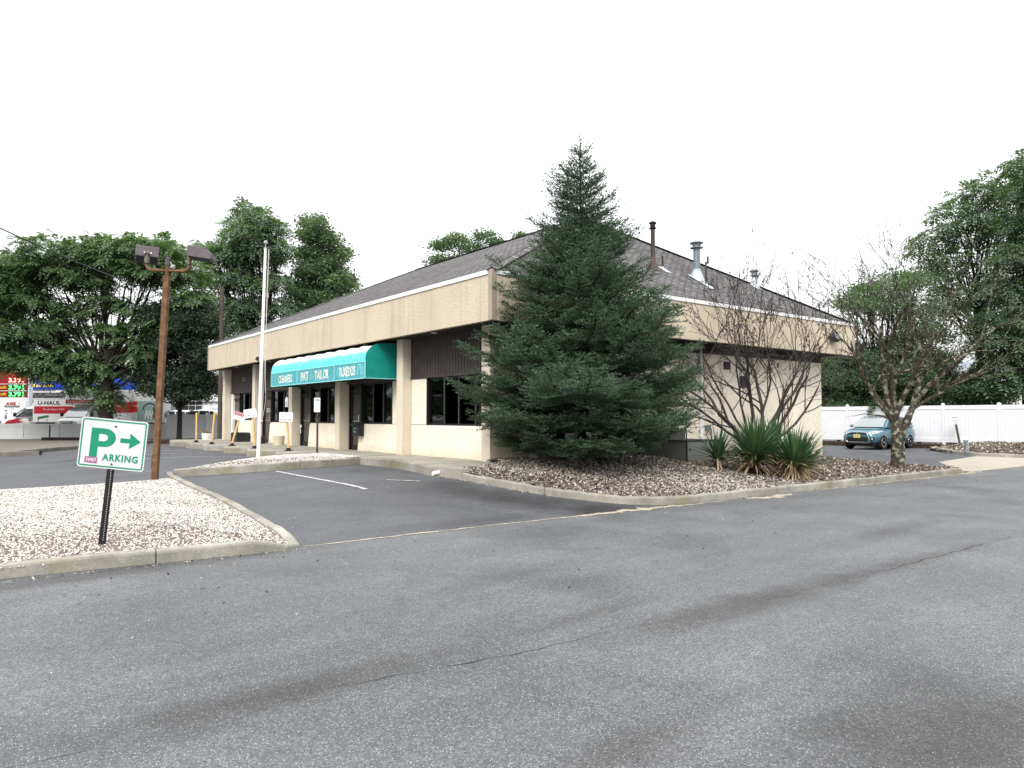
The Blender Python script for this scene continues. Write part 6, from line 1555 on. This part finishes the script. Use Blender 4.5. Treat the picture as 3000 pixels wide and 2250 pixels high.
# ---- the big spruce at the corner
def spruce(name, label, loc, ht, prof, nb, seed, r0=.11):
    rg = np.random.default_rng(seed); t = thing(name, label, 'tree', loc)
    m = MB(); zs = np.linspace(0, ht, 16)
    m.tube([(.02 * math.sin(z * 1.3), .02 * math.cos(z), z - .15 if z == 0 else z) for z in zs], [max(.008, r0 * (1 - z / ht) + .004) for z in zs], 10)
    A0 = []; B0 = []; br = MB(); Wt = []
    pz = [p[0] for p in prof]; pr_ = [p[1] for p in prof]
    plan = []; zt_ = .42
    while zt_ < ht - .55:
        q_ = zt_ / ht; per_ = max(5, int(nb * (.075 - .066 * q_)))
        for k_ in range(per_): plan.append((zt_ + rg.normal(0, .05), k_ / per_ * 2 * PI + zt_ * 2.4))
        zt_ += .50 - .26 * q_
    for i, (z, az) in enumerate(plan):
        R_ = np.interp(z, pz, pr_) * rg.uniform(.70, 1.10) * (1 if rg.random() > .10 else .6)
        az += rg.normal(0, .22)
        R_ *= .84 + .24 * math.sin(3 * az + 2.1 * z + 1.3) * math.sin(2.7 * z + .5) + .12 * math.sin(5 * az - 3.3 * z)
        # keep clear of the building behind
        dirx, diry = math.cos(az), math.sin(az)
        if diry > .2: R_ = min(R_, (2.35 if z < 4 else 1.25 if z < 5.4 else 3) / diry)
        rise = .10 + .70 * (z / ht) ** 1.5; droop = (.30 if z > 1.6 else .20) * (1 - z / ht)
        pts_ = []; n = 9
        for j in range(n + 1):
            s_ = j / n; dz = R_ * (rise * s_ - droop * 1.6 * s_ * (1 - .55 * s_) + .13 * s_ ** 3); pts_.append(Vector((dirx * R_ * s_, diry * R_ * s_, z + dz)) + Vector((rg.normal(0, .02), rg.normal(0, .02), rg.normal(0, .012))) * R_ * (j > 0))
        rb = max(.006, .016 * R_ + .004)
        br.tube(pts_, [rb * (1 - j / n) + .004 for j in range(n + 1)], 5)
        # side twigs in a flat spray, carrying shoots
        ax = (pts_[-1] - pts_[0]).normalized(); sd = Vector((-ax.y, ax.x, 0)).normalized()
        step = .10; ns = int(R_ / step)
        for j in range(ns):
            s_ = .12 + .88 * (j + .5) / max(1, ns); k = min(n - 1, int(s_ * n)); p = pts_[k].lerp(pts_[k + 1], s_ * n - k)
            for sg in (-1, 1):
                tl = (.17 + .44 * R_ * min(1, s_ * 2.2) * (1 - s_) ** .7) * rg.uniform(.6, 1.2)
                d = (sd * sg + ax * .75 + Vector((0, 0, rg.normal(.07, .17)))).normalized(); q = p + d * tl + Vector((0, 0, -.10 * tl))
                A0.append(p); B0.append(q)
                nsub = int(tl / .085)
                for b_ in range(nsub):
                    f2 = (b_ + .6) / (nsub + .3); o = p.lerp(q, f2)
                    for s2 in (-1, 1):
                        if rg.random() < .22: continue
                        d2 = (d * .85 + d.cross(Vector((0, 0, 1))).normalized() * s2 * .75 + Vector((0, 0, rg.normal(.18, .22)))).normalized()
                        A0.append(o); B0.append(o + d2 * rg.uniform(.08, .17))
        A0.append(pts_[-2]); B0.append(pts_[-1] + ax * .10 + Vector((0, 0, .03)))
        for j in range(2, n, 1): A0.append(pts_[j]); B0.append(pts_[j + 1])
    for j in range(14):
        z = ht - 1.2 + .085 * j; A0.append(Vector((0, 0, z))); B0.append(Vector((0, 0, z + .10)))
        if j < 12:
            for k_ in range(3): az = rg.uniform(0, 2 * PI); A0.append(Vector((0, 0, z))); B0.append(Vector((math.cos(az) * .13, math.sin(az) * .13, z + .09)) * 1.0)
    obj('trunk', m, M['bark'], t, smooth=True); obj('branches', br, M['bark'], t)
    A_ = np.array([tuple(a) for a in A0]); B_ = np.array([tuple(b) for b in B0]); ln = np.linalg.norm(B_ - A_, axis=1)
    cnt = np.maximum(5, (ln / .0115).astype(int)); idx = np.repeat(np.arange(len(A_)), cnt); f = rg.uniform(.0, 1.03, len(idx))[:, None]
    P = A_[idx] * (1 - f) + B_[idx] * f; d = unit(B_ - A_)[idx]; r_ = rg.normal(0, 1, (len(idx), 3)); r_ = unit(r_ - d * (r_ * d).sum(1, keepdims=True)); r_[:, 2] = np.abs(r_[:, 2]) * .9 + r_[:, 2] * .1; nd = unit(d * .85 + r_ * .85)
    sz = rg.uniform(.030, .050, len(idx))[:, None]; w = unit(np.cross(nd, rg.normal(0, 1, (len(idx), 3)))) * .0078
    V = np.stack([P - w, P + w, P + nd * sz], 1).reshape(-1, 3); F = np.arange(len(V)).reshape(-1, 3)
    npmesh('crown', V, F, M['needle'], t); print(name, 'needles', len(idx)); return t
SPX, SPY = 1.72, -1.28; zsp = zbed(SPX, SPY)
spruce('spruce_tree', 'large dense dark green spruce at the shop corner', (SPX, SPY, zsp - .02), 8.62 - zsp, [(0, 1.9), (.5, 2.45), (.9, 3.1), (1.5, 3.45), (2.3, 3.0), (3.0, 2.65), (3.7, 2.15), (4.4, 1.65), (5.1, 1.22), (5.6, .92), (6.1, .80), (6.5, .70), (6.9, .46), (7.25, .27), (7.6, .14), (7.9, .05)], 530, 41)
# loose greyer conifer shrub behind the spruce
def scrag(name, label, loc, ht, spread, seed, mat, dead=.3):
    rg = np.random.default_rng(seed); t = thing(name, label, 'shrub', loc); m = MB(); tips = []; A0 = []
    for i in range(46):
        az = i * 2.4 + rg.normal(0, .4); z0 = rg.uniform(.3, ht * .85); R_ = spread * (1 - .75 * z0 / ht) * rg.uniform(.6, 1.1)
        if math.sin(az) > .1: R_ = min(R_, .9 / math.sin(az))
        e = Vector((math.cos(az) * R_, math.sin(az) * R_, z0 + R_ * rg.uniform(-.15, .75))); ps_ = limb(m, (0, 0, z0), e, .018, .006, rg, .05, 6, 4, .08)
        for p in ps_[2:]:
            for q in range(4):
                d = Vector((rg.normal(0, 1), rg.normal(0, 1), rg.normal(.1, .7))).normalized() * rg.uniform(.12, .34); e2 = p + d; m.tube([p, (p + e2) / 2 + d.cross(Vector((0, 0, .2))), e2], [.005, .004, .003], 3); A0.append((p, e2))
    m.tube([(0, 0, -.2), (.03, 0, ht * .5), (.02, .02, ht)], [.06, .04, .008], 8); obj('trunk', m, M['bark_bare'], t, smooth=True)
    P = []
    for a, b_ in A0:
        for q in range(rg.integers(7, 15)): P.append(a.lerp(b_, rg.uniform(.2, 1.05)) + Vector((rg.normal(0, .03), rg.normal(0, .03), rg.normal(0, .03))))
    V, F = leaves(np.array([tuple(p) for p in P]), rg, .045, 2.4, .8); npmesh('crown', V, F, M[mat], t); return t
q = (4.2, -.15)
scrag('conifer_shrub', 'thin yellow green shrub rising behind the right side of the spruce', (3.95, -.35, zbed(3.95, -.35)), 4.55, 1.75, 42, 'juniper')
scrag('conifer_shrub', 'sparse dark twiggy shrub hanging beside the white downspout', (5.7, -.2, zbed(5.7, -.2)), 3.2, 1.75, 43, 'leaf_hedge')

# ---- bare trees
def baretree(name, label, loc, stems, seed, mat, levels=4, pods=.6, lean=None, leafmat=None, leafn=0, podsize=.05, sc=.93):
    rg = np.random.default_rng(seed); t = thing(name, label, 'tree', loc); m = MB(); tips = []
    def grow(p, d, ln, r, lev):
        n = 6; pts_ = [p]; dd = d.copy()
        for i in range(n):
            dd = (dd + Vector((rg.normal(0, .15), rg.normal(0, .15), rg.normal(.045, .10)))).normalized(); pts_.append(pts_[-1] + dd * ln / n)
        rt = max(.0065, r * (.55 if lev else .4))
        m.tube(pts_, [r + (rt - r) * i / n for i in range(n + 1)], 8 if r > .03 else (5 if r > .01 else 3), lev == 0)
        if lev <= 0: tips.extend(pts_[2:]); return
        if lev == 1: tips.extend(pts_[3:])
        nb = {3: 4, 2: 4, 1: 3}.get(lev, 4)
        for k in range(nb):
            f = rg.uniform(.25, 1.0) if k else 1.0; i = min(n - 1, int(f * n)); o = pts_[i].lerp(pts_[i + 1], f * n - i)
            sp = rg.uniform(.35, .85) if k else rg.uniform(.05, .3); ax = Vector((rg.normal(0, 1), rg.normal(0, 1), rg.normal(0, .6))); ax = (ax - dd * ax.dot(dd)).normalized()
            nd = (dd * math.cos(sp) + ax * math.sin(sp)).normalized(); grow(o, nd, ln * rg.uniform(.45, .72), max(.0075, r * (1 - .5 * f) * rg.uniform(.45, .62)), lev - 1)
    for (p, d, ln, r, lev) in stems: grow(Vector(p), Vector(d).normalized(), ln * sc, r, lev)
    obj('trunk', m, M[mat], t, smooth=True)
    if pods:
        n = int(len(tips) * pods); ii = rg.integers(0, len(tips), n); P = np.array([tuple(tips[i]) for i in ii]) + rg.normal(0, .02, (n, 3)); P[:, 2] -= .03
        V, F = leaves(P, rg, podsize, 4.2, 1.6); npmesh('dry_leaves', V, F, M['dry_leaf'], t)
    if leafn:
        n = leafn; hi = [p for p in tips if p.z > np.percentile([q.z for q in tips], 45)]; ii = rg.integers(0, len(hi), n); P = np.array([tuple(hi[i]) for i in ii]) + rg.normal(0, .09, (n, 3)); V, F = leaves(P, rg, .05, 1.8, .8); npmesh('crown', V, F, M[leafmat], t)
    return t
def cd(x, y, z): v = L(x, y) - L(0, 0); return Vector((v.x, v.y, z))     # direction given as seen from the lot: right, away, up
B1 = (8.1, -1.75, zbed(8.1, -1.75) - .05)
st1 = []; rg = np.random.default_rng(511)
for k in range(12):
    x = -1.0 + 1.75 * k / 11 + rg.normal(0, .08); y = rg.normal(0, .3); ln = rg.uniform(2.7, 3.35) * (1 - .12 * abs(x)); st1.append((cd(x * .16, y * .12, .05 + .2 * rg.random()), cd(x * .95, y, 1.0), ln, rg.uniform(.036, .066), 3))
for (x, ln) in ((-1.5, 2.6), (1.1, 2.3)): st1.append((cd(x * .1, 0, .3), cd(x, -.2, .8), ln, .042, 3))
st1.append(((0, 0, -.1), (0, 0, 1), .5, .13, 0))
baretree('bare_tree', 'leafless many stemmed tree with dry pods in front of the end wall', B1, st1, 51, 'bark_bare', 3, .42, podsize=.12, sc=1.04)
B2 = (11.9, -3.9, zbed(11.9, -3.9) - .05)
tb = thing  # trunk of the lichen tree: short bole, then forks
rg = np.random.default_rng(60)
st2 = []
f1 = cd(.02, 0, 1.02)
for (x, y, z, ln, r) in ((-.55, .1, 1.0, 2.6, .085), (-.2, .3, 1.0, 2.9, .10), (-.10, -.35, 1, 2.8, .09), (.12, .1, 1.0, 3.0, .10), (-.9, -.2, .75, 2.4, .05)):
    st2.append((cd(-.07, 0, 1.35) + cd(x * .1, y * .1, .1), cd(x, y, z), ln, r, 3))
f2 = cd(.42, -.05, 1.75)
for (x, y, z, ln, r) in ((.85, .15, .85, 3.0, .085), (.35, -.25, 1.0, 2.6, .07), (1.05, -.2, .55, 2.4, .055), (.1, .3, 1, 2.3, .06)):
    st2.append((f2, cd(x, y, z), ln, r, 3))
T2 = baretree('bare_tree', 'mostly leafless tree with pale lichen bark on the mulch by the apron', B2, st2, 52, 'bark_lichen', 3, .45, None, 'leaf_locust', 2600, .085, .97)
m = MB(); m.tube([cd(0, 0, -.1), cd(0, 0, .08), cd(0, 0, .5), cd(.0, 0, .95), cd(-.05, 0, 1.5)], [.26, .20, .175, .17, .12], 14); m.tube([cd(.05, 0, .75), cd(.16, 0, 1.1), cd(.30, -.03, 1.45), f2 + cd(.02, 0, .05)], [.13, .12, .105, .09], 12); m.tube([cd(.08, -.02, -.1), cd(.08, -.02, .25), cd(.10, 0, .9)], [.17, .12, .11], 10); obj('bole', m, M['bark_lichen'], T2, smooth=True)
m = MB(); e_ = cd(-.95, -.15, 1.62); limb(m, cd(-.1, 0, 1.45), e_, .035, .012, rg, -.03, 6, 6); limb(m, e_, e_ + cd(-.6, 0, -.1), .012, .004, rg); obj('low_branch', m, M['bark_lichen'], T2, smooth=True)
# thin red saplings by the wall
for i, (v_, u_, h_, lab) in enumerate(((8.35, -.35, 2.35, 'thin reddish dead sapling left of the bare many stemmed tree'), (11.3, -.6, 2.2, 'thin reddish dead sapling right of the bare many stemmed tree'), (12.0, -.3, 2.5, 'rightmost of the thin reddish dead saplings, nearest the wall end'))):
    rg = np.random.default_rng(70 + i); z0 = zbed(v_, u_); t = thing('sapling', lab, 'sapling', (v_, u_, z0), 0, 'dead saplings by the end wall'); m = MB(); m.tube([(0, 0, -.05), (.03, 0, h_ * .5), (0, .02, h_)], [.018, .013, .004], 6)
    for k in range(34):
        z = rg.uniform(.25, .95) * h_; az = rg.uniform(0, 2 * PI); ln = rg.uniform(.15, .42); p = Vector((.02, 0, z)); e = p + Vector((math.cos(az) * ln * .5, math.sin(az) * ln * .5, ln)); limb(m, p, e, .007, .003, rg, 0, 4, 3)
    obj('stem', m, M['bark_red'], t, smooth=True)

# ---- yuccas
def yucca(loc, r, n, nd, seed, lab):
    rg = np.random.default_rng(seed); t = thing('yucca', lab, 'plant', loc, 0, 'yuccas on the mulch bed')
    def blades(n_, pmin, pmax, l0, l1, wd, bend):
        vs = []; fs = []
        for i in range(n_):
            az = rg.uniform(0, 2 * PI); el = rad(rg.uniform(pmin, pmax)); ln = rg.uniform(l0, l1) * r; w = wd * rg.uniform(.75, 1.2); bd = bend * rg.uniform(.3, 1.4)
            h = np.array([math.cos(az), math.sin(az), 0]); sd = np.array([-math.sin(az), math.cos(az), 0]); p = np.array([0, 0, .22 * r + rg.uniform(0, .25) * r]) + h * .05 * r; b0 = len(vs)
            prof_ = (.75, 1.0, .95, .62, .04)
            for j in range(5):
                e = el - bd * (j / 4) ** 1.5; ww = w * prof_[j]; up_ = np.array([-h[0] * math.sin(e), -h[1] * math.sin(e), math.cos(e)])
                vs += [tuple(p - sd * ww + up_ * ww * .35), tuple(p), tuple(p + sd * ww + up_ * ww * .35)]
                p = p + (h * math.cos(e) + np.array([0, 0, math.sin(e)])) * ln / 4
            for j in range(4):
                for q in range(2): a = b0 + j * 3 + q; fs.append((a, a + 1, a + 4, a + 3))
        m = MB(); m.add(vs, fs); return m
    obj('blades', blades(n, 4, 88, .75, 1.1, .026, .22), M['yucca'], t, smooth=True)
    if nd: obj('dry_blades', blades(nd, -45, 18, .5, .85, .022, .9), M['yucca_dry'], t, smooth=True)
    m = MB(); m.tube([(0, 0, -.1), (0, 0, .3 * r)], [.08 * r, .07 * r], 8); obj('stem', m, M['bark'], t)
    return t
def yc(v_, u_, dz=0): return (v_, u_, zbed(v_, u_) + dz)
yucca(yc(4.95, -2.75, -.04), .80, 84, 14, 81, 'smallest yucca standing in front of the metal cabinet')
yucca(yc(5.45, -3.45, -.06), 1.12, 260, 80, 82, 'large yucca left of the pair with a low dry skirt')
yucca(yc(6.05, -4.15, -.06), .98, 230, 130, 83, 'large yucca nearest the kerb with a long tan dry skirt')
yucca(yc(7.1, -2.9, 0), .95, 130, 50, 84, 'bright tipped yucca behind the two large ones at the bare tree foot')
yucca(yc(7.0, -3.85, -.04), .80, 110, 30, 85, 'yucca at the right end of the cluster')
# trees along the street left of the view, the ones the shop windows mirror
for i, (x, y, hgt) in enumerate(((-44, 44, 12), (-52, 55, 13), (-40, 30, 11), (-60, 42, 12), (-34, 20, 10))):
    D = y; bx = 1500 + x / y * FOC; k = FOC / y; cl = []
    rgx = np.random.default_rng(90 + i)
    for z in np.linspace(2.5, hgt, 5):
        for _ in range(3): cl.append((bx + rgx.normal(0, 1.9) * k, 1222 - (z - H) * k, 2.2 * k, 1.3 * k))
    tree('street_tree', ('street tree left of the view behind the low fence, nearest', 'tallest street tree left of the view beyond the low fence', 'street tree left of the view beside the far kerb', 'street tree farthest left of the view', 'smallest street tree left of the stone island')[i], bx, D, cl, 2.2, 'leaf', 'leaf_hedge', 'bark', 'street trees mirrored in the windows', 90 + i, 70, .22, .3, 0, .5, copies=1, lsize=.34, twigs=2)
# ------------------------------------------------------------------ light, sky, camera
sun = bpy.data.lights.new('sun', 'SUN'); sun.energy = 1.5; sun.angle = rad(26); sun.color = (1, .965, .91)
so = bpy.data.objects.new('sun', sun); COL.objects.link(so)
EL = rad(44); AZS = math.atan2(-.80, -.60)
sv = Vector((math.sin(AZS) * math.cos(EL), math.cos(AZS) * math.cos(EL), math.sin(EL)))
so.rotation_euler = sv.to_track_quat('Z', 'Y').to_euler(); so.location = (0, 0, 40)
w = bpy.data.worlds.new('World'); scene.world = w; w.use_nodes = True; nt = w.node_tree
bg = nt.nodes['Background']
sk = nt.nodes.new('ShaderNodeTexSky'); sk.sky_type = 'NISHITA'; sk.sun_disc = False; sk.sun_elevation = EL; sk.sun_rotation = AZS; sk.dust_density = 6; sk.air_density = 1.0
mx = nt.nodes.new('ShaderNodeMixRGB'); mx.inputs[0].default_value = .88; mx.inputs[2].default_value = (11.4, 11.5, 11.6, 1)     # thick bright cloud over most of it
nt.links.new(sk.outputs[0], mx.inputs[1])
# an overcast sky is about three times brighter overhead than at the horizon
tc = nt.nodes.new('ShaderNodeTexCoord'); sx = nt.nodes.new('ShaderNodeSeparateXYZ'); nt.links.new(tc.outputs['Generated'], sx.inputs[0])
mr = nt.nodes.new('ShaderNodeMapRange'); mr.inputs['From Min'].default_value = 0; mr.inputs['From Max'].default_value = 1; mr.inputs['To Min'].default_value = .46; mr.inputs['To Max'].default_value = 1.28; nt.links.new(sx.outputs[2], mr.inputs['Value'])
ml = nt.nodes.new('ShaderNodeMixRGB'); ml.blend_type = 'MULTIPLY'; ml.inputs[0].default_value = 1; nt.links.new(mx.outputs[0], ml.inputs[1]); nt.links.new(mr.outputs[0], ml.inputs[2])
nt.links.new(ml.outputs[0], bg.inputs['Color']); bg.inputs['Strength'].default_value = .115
cam = bpy.data.cameras.new('camera'); cam.sensor_width = 36; cam.lens = 36 * FOC / 3000; cam.clip_end = 1500; cam.clip_start = .05
co = bpy.data.objects.new('camera', cam); COL.objects.link(co); co.location = L(0, 0, H); co.rotation_euler = (PI / 2 + PIT, 0, -AZ); scene.camera = co
scene.view_settings.view_transform = 'Standard'; scene.view_settings.look = 'None'; scene.view_settings.gamma = 1; scene.view_settings.exposure = .95
scene.cycles.max_bounces = 6; scene.cycles.transparent_max_bounces = 12; scene.cycles.use_denoising = True
